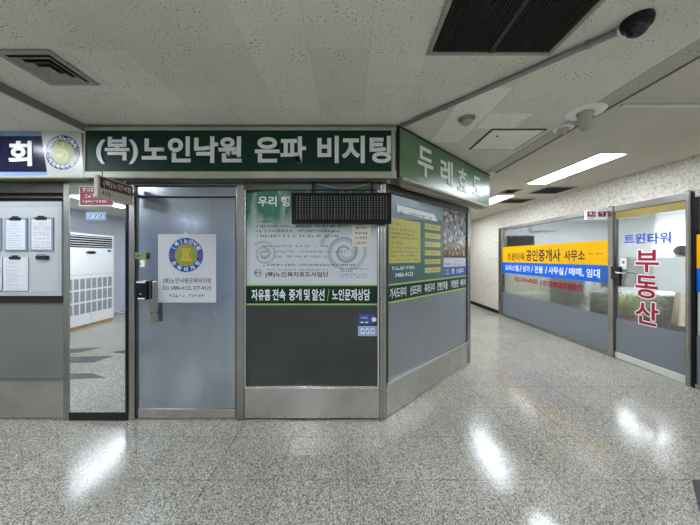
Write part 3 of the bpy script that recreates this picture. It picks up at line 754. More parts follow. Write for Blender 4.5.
pc = thing('photo_poster', 'poster of crowded photographs at the far end of the slanting window', 'poster', G, (1.75, -.004, 1.4))
x0, x1 = gx(443.5), gx(465.3); zt = 2.10
obj('sheet', MB().box(x0, x1, y, y+.003, 1.52, zt), 'photo_print', pc)
obj('lower_edge', MB().box(x0, x1, y-.001, y+.002, 1.50, 1.52), 'ink', pc)
wc = thing('white_notice', 'white notice strip below the photograph poster on the slanting window', 'notice', G, (1.75, -.004, 1.37))
obj('sheet', MB().box(x0, x1, y, y+.003, 1.375, 1.485), 'paper', wc)
obj('print', MB().marks(x0+.03, x0+.24, 1.39, 1.425, y-.0006, 150, 1).marks(x0+.28, x1-.02, 1.43, 1.46, y-.0006, 151, .8).marks(x0+.28, x1-.02, 1.39, 1.415, y-.0006, 152, .8), 'ink_soft', wc)
bc = thing('blue_notice', 'blue notice strip with white lettering under the white notice', 'notice', G, (1.75, -.004, 1.25))
obj('sheet', MB().box(x0, x1, y, y+.003, 1.25, 1.37), 'blue_print', bc)
obj('print', MB().marks(x0+.02, x0+.15, 1.315, 1.345, y-.0006, 160, 1).marks(x0+.02, x0+.15, 1.27, 1.30, y-.0006, 161, 1).marks(x0+.2, x1-.02, 1.27, 1.35, y-.0006, 162, 1), 'white_print', bc)
gb = thing('green_text_strip', 'green strip of white lettering across the slanting side window', 'sign strip', G, (1.0, -.006, 1.06))
x0, x1 = gx(386.8), gx(465.8)
obj('strip', MB().box(x0, x1, -.007, -.0005, 1.075, 1.225), 'sign_green', gb)
obj('edge_line', MB().box(x0, x1, -.0076, -.0005, 1.225, 1.242).box(x0, x1, -.0076, -.0005, 1.056, 1.075), 'lime', gb)
m = MB()
for s_, a, b in (('가사도우미', 389, 405.5), ('산모도우미', 409.5, 420.5), ('육아도우미', 424, 434), ('간병인파출', 436.5, 447), ('가정방문', 450, 458), ('베이비', 460, 465)):
    m.text(s_, gx(a), gx(b), 1.10, 1.20, -.0082, 0, .015)
obj('lettering', m, 'white_print', gb)

# ------------------------------------------------------------------ fascia signs
ys = -.15                       # face plane of the long sign (Y = 2.54)
fx = lambda px: F.P(px, CY, ys)[0]
fz = lambda py: F.P(CX, py, ys)[1]
sg = thing('fascia_sign', 'long dark green fascia sign with large white lettering above the steel door', 'sign', F, (-.95, ys, 2.19))
X0, X1 = fx(84.5), fx(396.4)
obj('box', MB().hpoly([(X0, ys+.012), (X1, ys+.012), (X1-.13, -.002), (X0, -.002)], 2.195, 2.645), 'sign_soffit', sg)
obj('face', MB().box(X0+.01, X1-.04, ys, ys+.014, fz(172), fz(130.5)), 'sign_green', sg)
obj('frame', MB().box(X0, X1, ys-.012, ys+.03, fz(130.5), 2.64, .006).box(X0, X1, ys-.012, ys+.03, 2.19, fz(171.5), .006), 'sign_frame', sg)
obj('end_cap', MB().box(X1-.045, X1-.012, ys-.01, ys+.03, fz(171.5), fz(130.5), .004).box(X0, X0+.012, ys-.01, ys+.03, fz(171.5), fz(130.5), .003), 'sign_frame', sg)
obj('soffit_rail', MB().box(X0, X1-.08, ys+.04, ys+.07, 2.178, 2.196, .003).box(X0, X1-.13, ys+.1, ys+.115, 2.18, 2.196, .003), 'aluminium_dark', sg)
obj('lettering', MB().textp(F, '(복)', 96.5, 138, 137, 164, ys-.006, .004, .026).textp(F, '노인낙원', 142, 241.5, 136.5, 162.8, ys-.006, .004, .03)
    .textp(F, '은파', 255, 306, 136.5, 163, ys-.006, .004, .03).textp(F, '비지팅', 317.5, 391, 136, 163, ys-.006, .004, .03), 'sign_letter', sg)

ls = thing('fascia_sign', 'navy fascia sign with a round emblem cut off by the left photo edge', 'sign', F, (-2.8, ys, 2.19))
A0, A1 = -4.6, fx(82)
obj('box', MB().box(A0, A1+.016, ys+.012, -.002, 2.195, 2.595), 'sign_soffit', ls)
obj('navy_face', MB().poly([(A0, fz(175.5)), F.P(47.5, 175.5, ys), F.P(41, 131, ys), (A0, fz(131))], ys, ys+.014), 'sign_navy', ls)
obj('white_face', MB().poly([F.P(47.5, 175.5, ys), F.P(83.6, 175.5, ys), F.P(80.5, 130.5, ys), F.P(41, 131, ys)], ys, ys+.014), 'sign_white', ls)
obj('stripe', MB().poly([(A0, fz(136)), F.P(41.7, 136, ys), F.P(41, 131.3, ys), (A0, fz(131.3))], ys-.0015, ys).poly([(A0, fz(175.5)), F.P(47.3, 175.5, ys), F.P(46.9, 172, ys), (A0, fz(172))], ys-.0015, ys), 'sky_stripe', ls)
obj('lettering', MB().textp(F, '회', 9, 32, 141, 166, ys-.004, .003, .03).textp(F, '우', -26, -4, 141, 166, ys-.004, .003, .03), 'sign_letter', ls)
emblem(ls, F, 62.5, 152.5, 17.2, ys-.001, 'emblem_navy', 'emblem_gold', '대한민국노인복지', '사회복지사업단')
obj('lower_rail', MB().box(A0, A1+.016, ys-.008, ys+.05, 2.19, fz(175.5), .005), 'sign_frame', ls)

sl = thing('slanting_sign', 'light green fascia sign with pale lettering over the slanting side window', 'sign', GS, (1.05, 0, 2.19))
SL = GS.P(489.5)[0]
obj('face', MB().box(0.0, SL, 0, .014, 2.215, 2.645), 'sign_green_light', sl)
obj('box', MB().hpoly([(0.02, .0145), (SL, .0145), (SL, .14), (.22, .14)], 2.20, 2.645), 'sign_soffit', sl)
obj('edge_strip', MB().box(0.0, SL, -.006, .02, 2.64, 2.652).box(0, .014, -.006, .02, 2.2, 2.65), 'joint_black', sl)
m = MB(); m.box(0.07, SL, -.004, .05, 2.19, 2.216, .004); m.box(.14, SL-.05, .07, .09, 2.17, 2.199, .003); m.box(.2, SL-.1, .11, .125, 2.165, 2.199, .003)
obj('soffit_rail', m, 'sign_frame', sl)
obj('lettering', MB().textp(GS, '두', 418, 433, 148, 177, -.004, .003, .02).textp(GS, '레', 440.5, 452.5, 160, 185, -.004, .003, .02).textp(GS, '효', 458, 467, 168.5, 191.5, -.004, .003, .02).textp(GS, '도', 473, 480.5, 177, 195.5, -.004, .003, .02), 'sign_letter_pale', sl)

# ------------------------------------------------------------------ right-hand office front
rx = lambda px, y=0: R.P(px, CY, y)[0]
ZT = 2.25
w4 = thing('window_4', None, None, R, (-6, 0, 0), kind='structure')
xa, xb = rx(499.5), rx(614.8)          # from the far post to the door post
pz, qz = rx(502.6), rx(609.8)
obj('frame_bar', MB().box(xa, pz, -.03, .05, 0, ZT, .006).box(qz, xb, -.035, .06, 0, ZT+.01, .01).box(pz, qz, -.025, .05, 2.18, ZT, .006).box(pz, qz, -.03, .05, .0, .055, .006), 'aluminium', w4)
obj('pane', MB().box(pz, qz, .006, .012, .055, 2.18), 'clear_glass', w4)
obj('grey_film', MB().box(pz, qz, .003, .0055, .055, .61), 'film_slate', w4)
obj('frosted_film', MB().box(pz, qz, .0135, .0155, .61, 1.10), 'frosted_film', w4)
d2 = thing('door_2', 'glass office door with red and blue lettering and a grey lower half', None, R, (-3.9, 0, 0), kind='structure')
da, db = rx(614.8), rx(688.6); pe = rx(693.6)
obj('door_frame', MB().box(db, pe, -.045, .06, 0, ZT+.02, .012).box(da, db, -.02, .05, 2.165, ZT, .006), 'aluminium', d2)
obj('glass', MB().box(da+.01, db-.01, .006, .012, .10, 2.15), 'clear_glass', d2)
obj('grey_film', MB().box(da+.01, db-.01, .003, .0055, .10, .60), 'film_slate', d2)
obj('white_film', MB().box(da+.015, db-.02, .0125, .0145, 1.07, 1.50), 'white_film', d2)
obj('ochre_strip', MB().box(da+.01, db-.01, -.002, .016, 2.065, 2.165), 'ochre_film', d2)
obj('bottom_rail', MB().box(da+.01, db-.005, -.01, .03, .012, .10, .004), 'white_paint', d2)
obj('edge_bead', MB().box(da, da+.012, -.01, .03, .0, 2.165, .003).box(db-.014, db, -.01, .03, .012, 2.165, .003), 'aluminium_dark', d2)
obj('blue_lettering', MB().textp(R, '트윈', 624, 645, 233.8, 243.6, -.001, 0, .024).textp(R, '타워', 647.5, 671, 232.3, 243.8, -.001, 0, .024), 'blue_letter', d2)
m = MB(); m2 = MB()
for ch, a, b, p_, q_ in (('부', 635.5, 658.8, 250, 272.3), ('동', 635.3, 658, 275.5, 298.5), ('산', 635.3, 658.6, 302, 324.8)):
    m.textp(R, ch, a, b, p_, q_, -.0014, 0, .02, 3)
    for k in range(8):
        u_, v_ = 1.1*math.cos(k*PI/4), 1.1*math.sin(k*PI/4)
        m2.textp(R, ch, a+u_, b+u_, p_+v_, q_+v_, .0012-.0002*k, 0, .02, 3)
obj('red_lettering', m, 'red_film', d2); obj('letter_outline', m2, 'white_print', d2)
lk = obj('door_lock', MB().pbox(R, 610.5, 619, 266.5, 279, -.05, .0, .006).pbox(R, 615.5, 619.5, 279, 286, -.03, .0, .004), 'black_gloss', d2)
obj('lever', MB().tube([(R.P(616.5, CY, -.05)[0], -.045, 1.275), (R.P(616.5, CY, -.07)[0], -.075, 1.275), (R.P(626, CY, -.075)[0], -.075, 1.27)], .013, 8), 'aluminium_bright', lk)
sk = thing('door_sticker', 'small yellow edged sticker on the office door beside the lock', 'sticker', R, (rx(623), 0, 1.33))
obj('sheet', MB().pbox(R, 619.3, 626.7, 257.5, 269, -.0005, .003), 'beige_box', sk)
obj('white_centre', MB().pbox(R, 621, 625.4, 258.5, 266, -.001, .001), 'white_print', sk)
obj('print', MB().pbox(R, 622.2, 624.4, 261, 263.6, -.0015, .0), 'ink_soft', sk)

ye = thing('yellow_banner', 'yellow film banner with black lettering on the office window', 'banner', R, (-6, 0, 1.37))
y = -.001
obj('film', MB().box(pz, qz, y, .003, 1.372, 1.755), 'yellow_film', ye)
obj('lettering', MB().textp(R, '트윈타워', 507.5, 524.3, 252.8, 260.5, y-.0006, 0, .02).textp(R, '공인중개사', 526, 560.5, 249.3, 261.5, y-.0006, 0, .025).textp(R, '사무소', 564, 585, 250, 260.8, y-.0006, 0, .025), 'ink', ye)
obj('small_print', MB().marks(rx(589), rx(594.5), 1.53, 1.565, y-.0006, 200, 1).marks(rx(596), rx(603.5), 1.53, 1.565, y-.0006, 201, 1), 'ink', ye)
bl = thing('blue_banner', 'blue film banner with white lettering below the yellow one', 'banner', R, (-6, 0, 1.10))
obj('film', MB().box(pz, rx(599), y, .003, 1.10, 1.371), 'blue_film', bl)
obj('dark_end', MB().box(rx(599), qz, y, .003, 1.10, 1.371), 'blue_film_dark', bl)
m = MB(); xs0, xs1 = rx(505.2), rx(599.3)
for s_, a, b in (('오피스텔', 505.5, 518.6), ('/', 519.6, 521.6), ('상가', 522.5, 530), ('/', 531.2, 533), ('건물', 534.5, 543), ('/', 545, 547.2), ('사무실', 548.5, 563.5), ('/', 565, 567.5), ('매매,', 569, 583.8), ('임대', 586.5, 600)):
    m.text(s_, rx(a), rx(b), 1.165+.0, 1.31, y-.0006, 0, .022)
obj('lettering', m, 'white_print', bl)
ph = thing('phone_lettering', 'dark red telephone number lettering under the blue banner', 'lettering', R, (-6, 0, .97))
obj('area_number', MB().text('02) 574-4522', rx(514.5), rx(537), .905, 1.03, y, 0, .022), 'red_film', ph)
obj('mobile_number', MB().text('/ 010 9098 8010', rx(540), rx(581), .905, 1.03, y, 0, .022), 'red_film', ph)

rs = Frame(3.63, 4.44, 0)
rd = thing('projecting_sign', 'little white and crimson sign projecting from the top of the office window', 'sign', rs, (.17, 0, 2.07))
obj('panel', MB().box(0, .33, -.012, .012, 2.07, 2.21, .003), 'white_plastic', rd)
obj('red_field', MB().box(.025, .15, -.0135, -.011, 2.115, 2.195).box(.19, .31, -.0135, -.011, 2.115, 2.195), 'maroon_bright', rd)
obj('print', MB().marks(.05, .16, 2.125, 2.185, -.0142, 210, 1).marks(.22, .31, 2.125, 2.185, -.0142, 211, 1), 'white_print', rd)
obj('small_print', MB().marks(.03, .12, 2.08, 2.1, -.0128, 212, .6), 'ink', rd)

w5 = thing('window_5', None, None, R, (-2.6, 0, 0), kind='structure')
na, nb_ = pe+.015, -2.0
obj('post', MB().box(pe-.002, na+.012, -.02, .06, 0, ZT, .004), 'black_matte', w5)
obj('frame_bar', MB().box(na+.012, nb_, -.02, .05, 2.18, ZT, .004).box(na+.012, nb_, -.02, .05, 0, .06, .004), 'aluminium', w5)
obj('pane', MB().box(na+.012, nb_, .006, .012, .06, 2.18), 'clear_glass', w5)
obj('grey_film', MB().box(na+.012, nb_, .003, .0055, .06, .61), 'film_slate', w5)
obj('white_film', MB().box(na+.012, nb_, .0125, .0145, .61, 1.10), 'white_film', w5)
yf = thing('yellow_banner', 'sliver of yellow film banner at the right photo edge past the door post', 'banner', R, (-2.6, 0, 1.37))
obj('film', MB().box(na+.014, nb_, y, .003, 1.372, 1.755), 'yellow_film', yf)
bf = thing('blue_banner', 'sliver of blue film banner at the right photo edge past the door post', 'banner', R, (-2.6, 0, 1.10))
obj('film', MB().box(na+.014, nb_, y, .003, 1.10, 1.371), 'blue_film', bf)

# ------------------------------------------------------------------ ceiling fittings
def diffuser_vent():
    x0, x1, y0, y1 = -1.995, -1.665, 1.615, 1.945; z = ZC
    t = thing('ceiling_vent', 'square grey air diffuser in the ceiling above the left corner', 'ceiling vent', W, ((x0+x1)/2, (y0+y1)/2, z))
    obj('backing', MB().box(x0+.03, x1-.03, y0+.03, y1-.03, z-.003, z), 'vent_dark', t)
    cx_, cy_ = (x0+x1)/2, (y0+y1)/2
    for i, (h, wd, dz) in enumerate(((.165, .034, .010), (.115, .030, .016), (.075, .026, .020), (.038, .038, .022))):
        m = MB(); i_ = h-wd
        for sx, sy in ((1, 0), (-1, 0), (0, 1), (0, -1)):
            tx, ty = -sy, sx
            a = [(cx_+sx*h+tx*h*q, cy_+sy*h+ty*h*q) for q in (-1, 1)]; b = [(cx_+sx*i_+tx*i_*q, cy_+sy*i_+ty*i_*q) for q in (1, -1)]
            lo, hi = z-dz, z-.003 if i else z-.008
            v = [m.bm.verts.new((p[0], p[1], lo)) for p in a]+[m.bm.verts.new((p[0], p[1], hi if i else lo)) for p in b]
            u = [m.bm.verts.new((p[0], p[1], lo+.004)) for p in a]+[m.bm.verts.new((p[0], p[1], (hi if i else lo)+.003)) for p in b]
            m.bm.faces.new(v[::-1]); m.bm.faces.new(u)
            for k in range(4): m.bm.faces.new((v[k], v[(k+1) % 4], u[(k+1) % 4], u[k]))
        obj('outer_frame' if not i else 'louvre_ring', m, 'vent_metal', t)
diffuser_vent()
def grille(x0, x1, y0, y1, label, along='y', n=24, mid=True, fw=.025, m_='vent_metal'):
    t = thing('ceiling_vent', label, 'ceiling vent', W, ((x0+x1)/2, (y0+y1)/2, ZC)); z = ZC
    obj('backing', MB().box(x0+fw, x1-fw, y0+fw, y1-fw, z-.002, z), 'vent_dark', t)
    obj('frame', MB().box(x0, x1, y0, y0+fw, z-.012, z, .003).box(x0, x1, y1-fw, y1, z-.012, z, .003).box(x0, x0+fw, y0+fw, y1-fw, z-.012, z, .003).box(x1-fw, x1, y0+fw, y1-fw, z-.012, z, .003), m_, t)
    m = MB()
    for i in range(1, n):
        if along == 'y': a = x0+fw+(x1-x0-2*fw)*i/n; m.box(a-.002, a+.002, y0+fw, y1-fw, z-.011, z-.002)
        else: a = y0+fw+(y1-y0-2*fw)*i/n; m.box(x0+fw, x1-fw, a-.002, a+.002, z-.011, z-.002)
    obj('slats', m, 'dark_recess', t)
    if mid: c_ = (x0+x1)/2; obj('centre_bar', MB().box(c_-.011, c_+.011, y0+fw, y1-fw, z-.013, z-.002), 'dark_recess', t)
grille(.445, 1.155, .95, 1.655, 'large black slatted ceiling grille at the top of the photo', n=40)
grille(2.72, 2.98, 4.95, 5.25, 'small dark ceiling grille between the two lit ceiling lights', n=8, mid=False)
grille(3.28, 3.80, 4.78, 5.28, 'wide dark ceiling grille beside the long ceiling light near the office wall', n=16, mid=False)
grille(3.20, 3.72, 5.75, 6.2, 'dark ceiling grille farther down the corridor beside the second light', n=14, mid=False)
ht = thing('ceiling_hatch', 'square access hatch with a dark edge in the ceiling right of the slanting sign', 'hatch', W, (1.55, 2.87, ZC))
obj('edge_frame', MB().box(1.30, 1.80, 2.62, 3.12, ZC-.006, ZC), 'joint_black', ht)
obj('panel', MB().box(1.318, 1.782, 2.638, 3.102, ZC-.010, ZC-.004), 'ceiling_board_new', ht)
obj('latch', MB().tube([(1.42, 2.76, ZC-.014), (1.42, 2.76, ZC-.009)], .012, 10), 'joint_black', ht)

cp = thing('conduit_pipe', 'grey conduit pipe crossing the ceiling from sign corner to black dome camera', 'pipe', W, (.93, 2.0, ZC))
p0, p1 = Vector((.472, 2.512, ZC-.022)), Vector((1.362, 1.470, ZC-.022))
obj('pipe', MB().tube([p0+Vector((0, 0, .02)), p0, p1], .0165, 12), 'conduit', cp, smooth=True)
m = MB()
for t in (.3, .92):
    q = p0.lerp(p1, t); d = (p1-p0).normalized()*.012; m.tube([q-d, q+d], .0205, 12)
obj('clamp', m, 'conduit', cp)
dc = thing('dome_camera', 'black dome security camera at the end of the ceiling conduit', 'security camera', W, (1.41, 1.415, ZC))
obj('base', MB().lathe([(.062, 0), (.064, -.015), (.058, -.038), (.05, -.042)], (1.41, 1.415, ZC)), 'black_matte', dc, smooth=True)
obj('dome', MB().lathe([(.048, -.038)]+[(.046*math.cos(a*PI/16), -.042-.042*math.sin(a*PI/16)) for a in range(0, 9)], (1.41, 1.415, ZC)), 'black_gloss', dc, smooth=True)
sd = thing('smoke_detector', 'grey smoke detector on the ceiling above the slanting green sign', 'smoke detector', W, (.99, 2.42, ZC))
obj('base', MB().lathe([(.07, 0), (.07, -.01), (.056, -.018)], (.99, 2.42, ZC)), 'conduit', sd)
obj('body', MB().lathe([(.048, -.016), (.046, -.036), (.034, -.05), (.016, -.055), (.014, -.068), (.002, -.07)], (.99, 2.42, ZC)), 'detector', sd, smooth=True)
def fitting(x, y, r, h, label, cone):
    t = thing('ceiling_diffuser', label, 'ceiling fitting', W, (x, y, ZC))
    obj('plate', MB().lathe([(r, 0), (r, -.008), (r*.96, -.013), (r*.5, -.014)], (x, y, ZC), seg=36), 'white_plastic', t)
    if cone: obj('cone', MB().lathe([(.062, -.012), (.056, -.03), (.03, -h), (.024, -h-.012), (.001, -h-.012)], (x, y, ZC)), 'detector', t, smooth=True)
    else: obj('cap', MB().lathe([(.05, -.012), (.046, -.03), (.022, -.045), (.02, -h), (.001, -h)], (x, y, ZC)), 'detector', t, smooth=True)
fitting(1.89, 2.31, .135, .14, 'round white ceiling plate with a grey cone pointing down', True)
fitting(1.93, 2.60, .08, .055, 'smaller round ceiling fitting next to the plate with a cone', False)
solo('ceiling_conduit', MB().box(2.075, 3.9, 2.19, 2.215, ZC-.02, ZC, .006), 'lamp_frame', 'thin white trunking running along the right ceiling to the photo edge', 'trunking', W, (3, 2.2, ZC))

# ------------------------------------------------------------------ office contents behind the glass
ac = thing('wall_air_conditioner', 'white wall mounted air conditioner high inside the office', 'air conditioner', W, (6.35, SY1, 2.3))
obj('body', MB().box(5.95, 6.8, SY1-.22, SY1, 2.34, 2.64, .03), 'white_shell', ac)
obj('flap', MB().box(6.0, 6.75, SY1-.225, SY1-.1, 2.335, 2.36, .006), 'grille_grey', ac)
tv = thing('television', 'dark grey flat screen on the office end wall above the yellow banner', 'television', W, (5.62, SY1-.05, 1.65))
obj('case', MB().box(5.12, 6.12, SY1-.09, SY1-.02, 1.62, 2.2, .01), 'desk_dark', tv)
obj('screen', MB().box(5.15, 6.09, SY1-.095, SY1-.088, 1.66, 2.165), 'black_gloss', tv)
obj('wall_mount', MB().box(5.5, 5.74, SY1-.03, SY1, 1.8, 2.0), 'black_matte', tv)
cb = thing('filing_cabinet', 'grey filing cabinet blurred behind the frosted office glass', 'cabinet', W, (5.05, 6.6, 0))
obj('body', MB().box(4.85, 5.25, 6.45, 7.0, 0, 1.15, .008), 'cabinet_grey', cb)
for i in range(3):
    d = obj('drawer', MB().box(4.87, 5.23, 6.435, 6.45, .06+.36*i, .40+.36*i, .004), 'cabinet_grey', cb)
    obj('handle', MB().box(4.99, 5.11, 6.42, 6.436, .28+.36*i, .30+.36*i, .003), 'aluminium_bright', d)
sf = thing('sofa', 'pale low sofa blurred behind the frosted glass at the far end', 'sofa', W, (5.2, 8.6, 0))
obj('seat', MB().box(4.5, 5.9, 8.2, 8.95, 0, .45, .05), 'cream_plastic', sf)
obj('backrest', MB().box(4.5, 5.9, 8.9, 9.15, 0, .85, .06), 'cream_plastic', sf)
for a in (4.42, 5.9): obj('armrest', MB().box(a, a+.16, 8.2, 9.12, 0, .62, .04), 'cream_plastic', sf)
dk = thing('desk', 'office desk with a pale top and dark panels behind the glass door', 'desk', W, (5.9, 5.65, 0))
obj('tabletop', MB().box(4.95, 6.75, 5.32, 6.0, .775, .80, .004), 'desk_top', dk)
obj('front_panel', MB().box(5.0, 6.7, 5.36, 5.38, .12, .775), 'desk_dark', dk)
for a in (4.98, 6.69): obj('side_panel', MB().box(a, a+.03, 5.34, 5.98, 0, .775), 'desk_dark', dk)
pp = thing('paper_sheet', 'peach coloured paper lying on the office desk', 'paper', W, (5.98, 5.5, .8))
obj('sheet', MB().box(5.86, 6.12, 5.36, 5.6, .8, .806), 'peach_paper', pp)
solo('paper_pad', MB().box(5.55, 5.8, 5.4, 5.62, .8, .812, .002), 'paper', 'white paper pad on the office desk beside the peach paper', 'paper pad', W, (5.67, 5.5, .8))
mo = thing('computer_monitor', 'black monitor on the office desk behind the red door lettering', 'monitor', W, (5.3, 5.75, .8))
obj('screen', MB().box(5.0, 5.5, 5.72, 5.76, .90, 1.2, .008), 'black_gloss', mo)
obj('stand', MB().box(5.22, 5.28, 5.75, 5.79, .81, 1.0).box(5.13, 5.37, 5.68, 5.86, .80, .812, .003), 'black_matte', mo)
cbl = MB().tube([(5.60, 5.40, .811), (5.62, 5.32, .812), (5.66, 5.30, .80), (5.70, 5.295, .72), (5.76, 5.28, .6), (5.78, 5.28, .3), (5.76, 5.29, .03), (5.6, 5.28, .008)], .009, 8)
solo('power_cord', cbl, 'black_gloss', 'black cord hanging down the front of the office desk', 'cord', W, (5.7, 5.28, 0), smooth=True)

def plant(x, y, zp, pot_r, pot_h, n, ln, label, lm, pm, seed, stand=0, upright=.5, wds=(.010, .018)):
    rn = random.Random(seed); t = thing('potted_plant', label, 'potted plant', W, (x, y, 0))
    if stand: obj('stand', MB().box(x-.17, x+.17, y-.17, y+.17, stand-.02, stand).box(x-.15, x-.12, y-.15, y-.12, 0, stand-.02).box(x+.12, x+.15, y-.15, y-.12, 0, stand-.02).box(x-.15, x-.12, y+.12, y+.15, 0, stand-.02).box(x+.12, x+.15, y+.12, y+.15, 0, stand-.02), 'desk_dark', t)
    obj('pot', MB().lathe([(pot_r*.72, stand), (pot_r, stand+pot_h), (pot_r*1.06, stand+pot_h), (pot_r*1.06, stand+pot_h-.025), (pot_r*.95, stand+pot_h-.02), (.02, stand+pot_h-.03)], (x, y, 0)), pm, t)
    m = MB(); z0 = stand+pot_h-.03
    for i in range(n):
        a = rn.uniform(0, 2*PI); L_ = ln*rn.uniform(.55, 1.1); up = rn.uniform(.4, 1.2)*upright*2; wd = rn.uniform(*wds); prev = None
        for k in range(7):
            q = k/6; r = L_*q*.75; h = L_*up*(q-.72*q*q)*1.2
            c_ = Vector((x+math.cos(a)*r, y+math.sin(a)*r, z0+h)); sd_ = Vector((-math.sin(a), math.cos(a), 0))*wd*math.sin(PI*min(1, .15+q*.85))
            cur = (m.bm.verts.new(c_-sd_), m.bm.verts.new(c_-Vector((0, 0, .005))), m.bm.verts.new(c_+sd_))
            if prev:
                m.bm.faces.new((prev[0], prev[1], cur[1], cur[0])); m.bm.faces.new((prev[1], prev[2], cur[2], cur[1]))
            prev = cur
    obj('foliage', m, lm, t, smooth=True)
plant(4.46, 4.66, 0, .13, .2, 240, .56, 'leafy yellow green plant on a stand just inside the office door', 'leaf', 'pot_clay', 3, stand=.34, upright=.85, wds=(.006, .011))
plant(4.24, 5.36, 0, .12, .22, 120, .32, 'green plant blurred behind the frosted glass next to the door post', 'leaf_dark', 'pot_white', 5, stand=.42, upright=.7)

# ------------------------------------------------------------------ person at the desk, seen from the side
def person():
    px_, py_ = 5.83, 4.92
    ang = math.radians(122)                        # facing direction in plan
    t = thing('person', 'person with dark hair in a long beige coat leaning over the office desk', 'person', W, (px_, py_, 0))
    f = Vector((math.cos(ang), math.sin(ang), 0)); l = Vector((-math.sin(ang), math.cos(ang), 0))
    def q(fw, lf, up):
        fw *= 1-.5*min(1, max(0, (up-.95)/.15))
        return Vector((px_, py_, 0))+f*fw+l*lf+Vector((0, 0, up))
    me = bpy.data.meshes.new('body'); V, E, Rr = [], [], []
    def add(p, r, par=None):
        V.append(p); Rr.append(r)
        if par is not None: E.append((par, len(V)-1))
        return len(V)-1
    pel = add(q(0, 0, .93), .115); sp = add(q(.05, 0, 1.10), .085, pel); ch = add(q(.08, 0, 1.27), .092, sp); nk = add(q(.17, 0, 1.42), .055, ch)
    hb = add(q(.23, 0, 1.505), .074, nk); hm = add(q(.24, 0, 1.575), .104, hb); ht_ = add(q(.225, 0, 1.635), .08, hm)
    for s in (1, -1):
        hip = add(q(0, .09*s, .86), .09, pel); kn = add(q(.02, .10*s, .48), .062, hip); an = add(q(-.02, .10*s, .09), .042, kn); to = add(q(.12, .11*s, .035), .036, an); add(q(.17, .11*s, .03), .026, to)
        sh = add(q(.12, .17*s, 1.35), .065, ch); el = add(q(.16, .235*s, 1.08), .047, sh); wr_ = add(q(.38, .19*s, .95), .033, el)
        pa = add(q(.44, .175*s, .92), .036, wr_); pb = add(q(.475, .17*s, .90), .034, pa)
        for k, (o_, ln_) in enumerate(((-.027, .062), (-.009, .075), (.009, .07), (.027, .055))):
            a = add(q(.50, .17*s+o_, .885), .0095, pb); b = add(q(.50+ln_*.6, .17*s+o_*1.15, .865), .0085, a); add(q(.50+ln_, .17*s+o_*1.2, .84), .007, b)
        a = add(q(.455, .17*s-.042*s, .905), .0105, pa); add(q(.49, .17*s-.06*s, .885), .008, a)
    me.from_pydata([tuple(v) for v in V], E, [])
    o = bpy.data.objects.new('body', me); COL.objects.link(o)
    sk_ = o.modifiers.new('skin', 'SKIN'); sk_.use_smooth_shade = True; o.modifiers.new('sub', 'SUBSURF').levels = 2
    sv = me.skin_vertices[0].data
    for i, r in enumerate(Rr): sv[i].radius = (r, r); sv[i].use_root = i == 0
    ev = bpy.data.meshes.new_from_object(o.evaluated_get(bpy.context.evaluated_depsgraph_get())); bpy.data.objects.remove(o)
    bm = bmesh.new(); bm.from_mesh(ev)
    hc = q(.225, 0, 1.575)
    obj('body', bm, 'skin', t, smooth=True)
    fd = (f*.86+Vector((0, 0, -.5))).normalized(); ud = (Vector((0, 0, .86))+f*.5).normalized()
    def H(a, b, c_): return hc+fd*a+l*b+ud*c_
    m = MB(); m.tube([H(.078, 0, .015), H(.1, 0, -.02), H(.108, 0, -.03), H(.085, 0, -.04)], .01, 8, [.006, .011, .013, .008]); obj('nose', m, 'skin', t, smooth=True)
    for s in (1, -1):
        obj('eye', MB().lathe([(.001, -.008), (.008, -.005), (.011, 0), (.008, .005), (.001, .008)], H(.077, .032*s, .012), seg=10), 'ink', t, smooth=True)
        obj('ear', MB().lathe([(.001, -.03), (.014, -.018), (.017, 0), (.013, .016), (.001, .024)], H(-.005, .088*s, -.01), seg=10), 'skin', t, smooth=True)
    obj('mouth', MB().tube([H(.084, -.022, -.062), H(.093, 0, -.06), H(.084, .022, -.062)], .005, 6), 'red_dot', t, smooth=True)
    # hair: shell over the crown, back and sides down to the nape
    m = MB(); rows = []
    for i in range(11):
        th = PI*.5*(1-i/10*1.7); ring = []
        for k in range(24):
            ph_ = 2*PI*k/24; back = .5-.5*math.cos(ph_)
            t2 = max(th, .42-2.6*back)
            r = .103*(math.cos(t2) if t2 > 0 else 1.07); ring.append(m.bm.verts.new(H(-.012+r*math.cos(ph_)*1.02, r*math.sin(ph_)*.97, .010+.112*math.sin(t2))))
        rows.append(ring)
    for a, b in zip(rows, rows[1:]):
        for k in range(24): m.bm.faces.new((a[k], a[(k+1) % 24], b[(k+1) % 24], b[k]))
    obj('hair', m, 'hair', t, smooth=True)
    # long coat: lofted sections with folds, open at hem and collar
    m = MB(); rows = []; rn = random.Random(4); phs = [rn.uniform(0, 6) for _ in range(4)]
    for (fw, up, a, b, fold) in ((.165, 1.45, .075, .085, 0), (.14, 1.41, .12, .15, 0), (.125, 1.33, .168, .21, .003), (.09, 1.18, .168, .20, .005), (.05, 1.04, .165, .19, .007), (.0, .88, .175, .205, .011), (-.015, .65, .195, .225, .018), (-.02, .42, .215, .245, .024), (-.02, .34, .222, .25, .026)):
        ring = []
        for k in range(48):
            ph_ = 2*PI*k/48; fo = fold*(math.sin(7*ph_+phs[0])+.6*math.sin(12*ph_+phs[1]+up*2))
            ring.append(m.bm.verts.new(q(fw+(a+fo)*math.cos(ph_), (b+fo)*math.sin(ph_), up)))
        rows.append(ring)
    for a, b in zip(rows, rows[1:]):
        for k in range(48): m.bm.faces.new((a[k], a[(k+1) % 48], b[(k+1) % 48], b[k]))
    ct = obj('coat', m, 'coat_cloth', t, smooth=True)
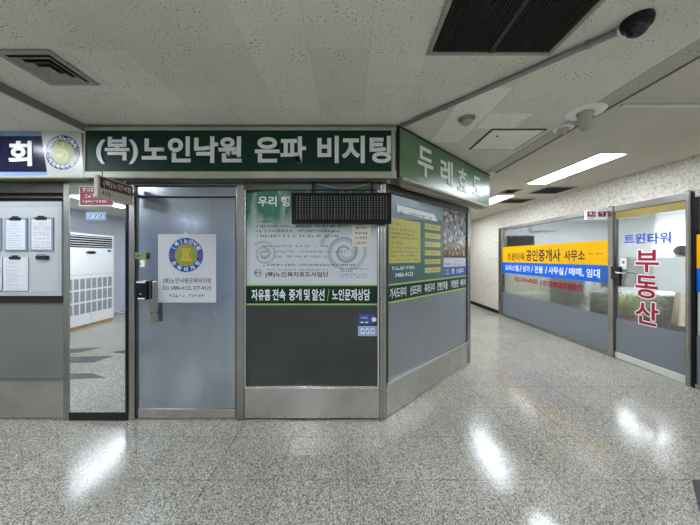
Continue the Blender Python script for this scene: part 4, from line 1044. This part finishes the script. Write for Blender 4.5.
    for s in (1, -1):
        obj('sleeve', MB().tube([q(.125, .07*s, 1.365), q(.125, .15*s, 1.355), q(.125, .20*s, 1.29), q(.15, .232*s, 1.19), q(.16, .24*s, 1.08), q(.23, .228*s, 1.035), q(.37, .195*s, .957)], .06, 14, [.045, .068, .078, .074, .070, .064, .052]), 'coat_cloth', ct, smooth=True)
        obj('shoe', MB().box(0, 0, 0, 0, 0, 0) if False else MB().tube([q(-.07, .10*s, .035), q(0, .10*s, .045), q(.10, .11*s, .038), q(.19, .112*s, .026)], .04, 12, [.03, .045, .043, .026]), 'black_matte', t, smooth=True)
        obj('trouser_leg', MB().tube([q(.01, .095*s, .62), q(.02, .10*s, .46), q(-.015, .10*s, .1)], .08, 14, [.095, .078, .062]), 'trousers', t, smooth=True)
person()

# ------------------------------------------------------------------ air conditioner that the mirror shows
af = Frame(-5.60, -1.62, 90)     # faces +X; local x runs along +Y
fa = thing('floor_air_conditioner', 'tall white floor standing air conditioner seen in the mirror pillar', 'air conditioner', af, (.62, .3, 0))
obj('cabinet', MB().box(0, 1.24, 0, .6, .06, 2.0, .012), 'white_shell', fa)
obj('base', MB().box(.02, 1.22, .02, .58, 0, .06), 'wood_pallet', fa)
obj('outlet', MB().box(.06, 1.18, -.004, .02, 1.70, 1.96), 'vent_dark', fa)
m = MB()
for i in range(5): z = 1.725+.05*i; m.box(.06, 1.18, -.010, .004, z+.002, z+.014, .003)
obj('louvre', m, 'white_shell', fa)
obj('handle', MB().disc(.62, 1.60, .03, -.012, .002, 24, 4.2), 'black_gloss', fa)
obj('badge', MB().disc(.14, 1.64, .026, -.006, .002, 20, 2), 'blue_print', fa)
m = MB()
for c in range(8):
    for r in range(3): a = .07+.14*c; m.box(a, a+.105, -.003, .003, .30+.26*r, .52+.26*r)
obj('intake_grille', m, 'grille_grey', fa)
obj('seam', MB().box(.0, 1.24, -.002, .002, 1.12, 1.125).box(.62, .624, -.002, .002, .1, 1.12), 'grille_grey', fa)
cw = MB().tube([(-5.9, -1.65, .5), (-5.8, -1.8, .3), (-5.85, -2.1, .08), (-5.9, -2.5, .02)], .012, 8)
solo('power_cord', cw, 'white_plastic', 'white cord trailing beside the mirrored air conditioner', 'cord', W, (-5.9, -1.8, 0), smooth=True)
wp = thing('wall_notice', 'small blue notice on the wall beside the mirrored air conditioner', 'notice', Frame(XW, -2.3, 90), (.1, 0, 1.5))
obj('sheet', MB().box(0, .35, -.006, 0, 1.45, 1.75), 'blue_pale', wp)
obj('print', MB().marks(.04, .31, 1.62, 1.68, -.007, 300).marks(.04, .31, 1.52, 1.57, -.007, 301), 'ink_soft', wp)
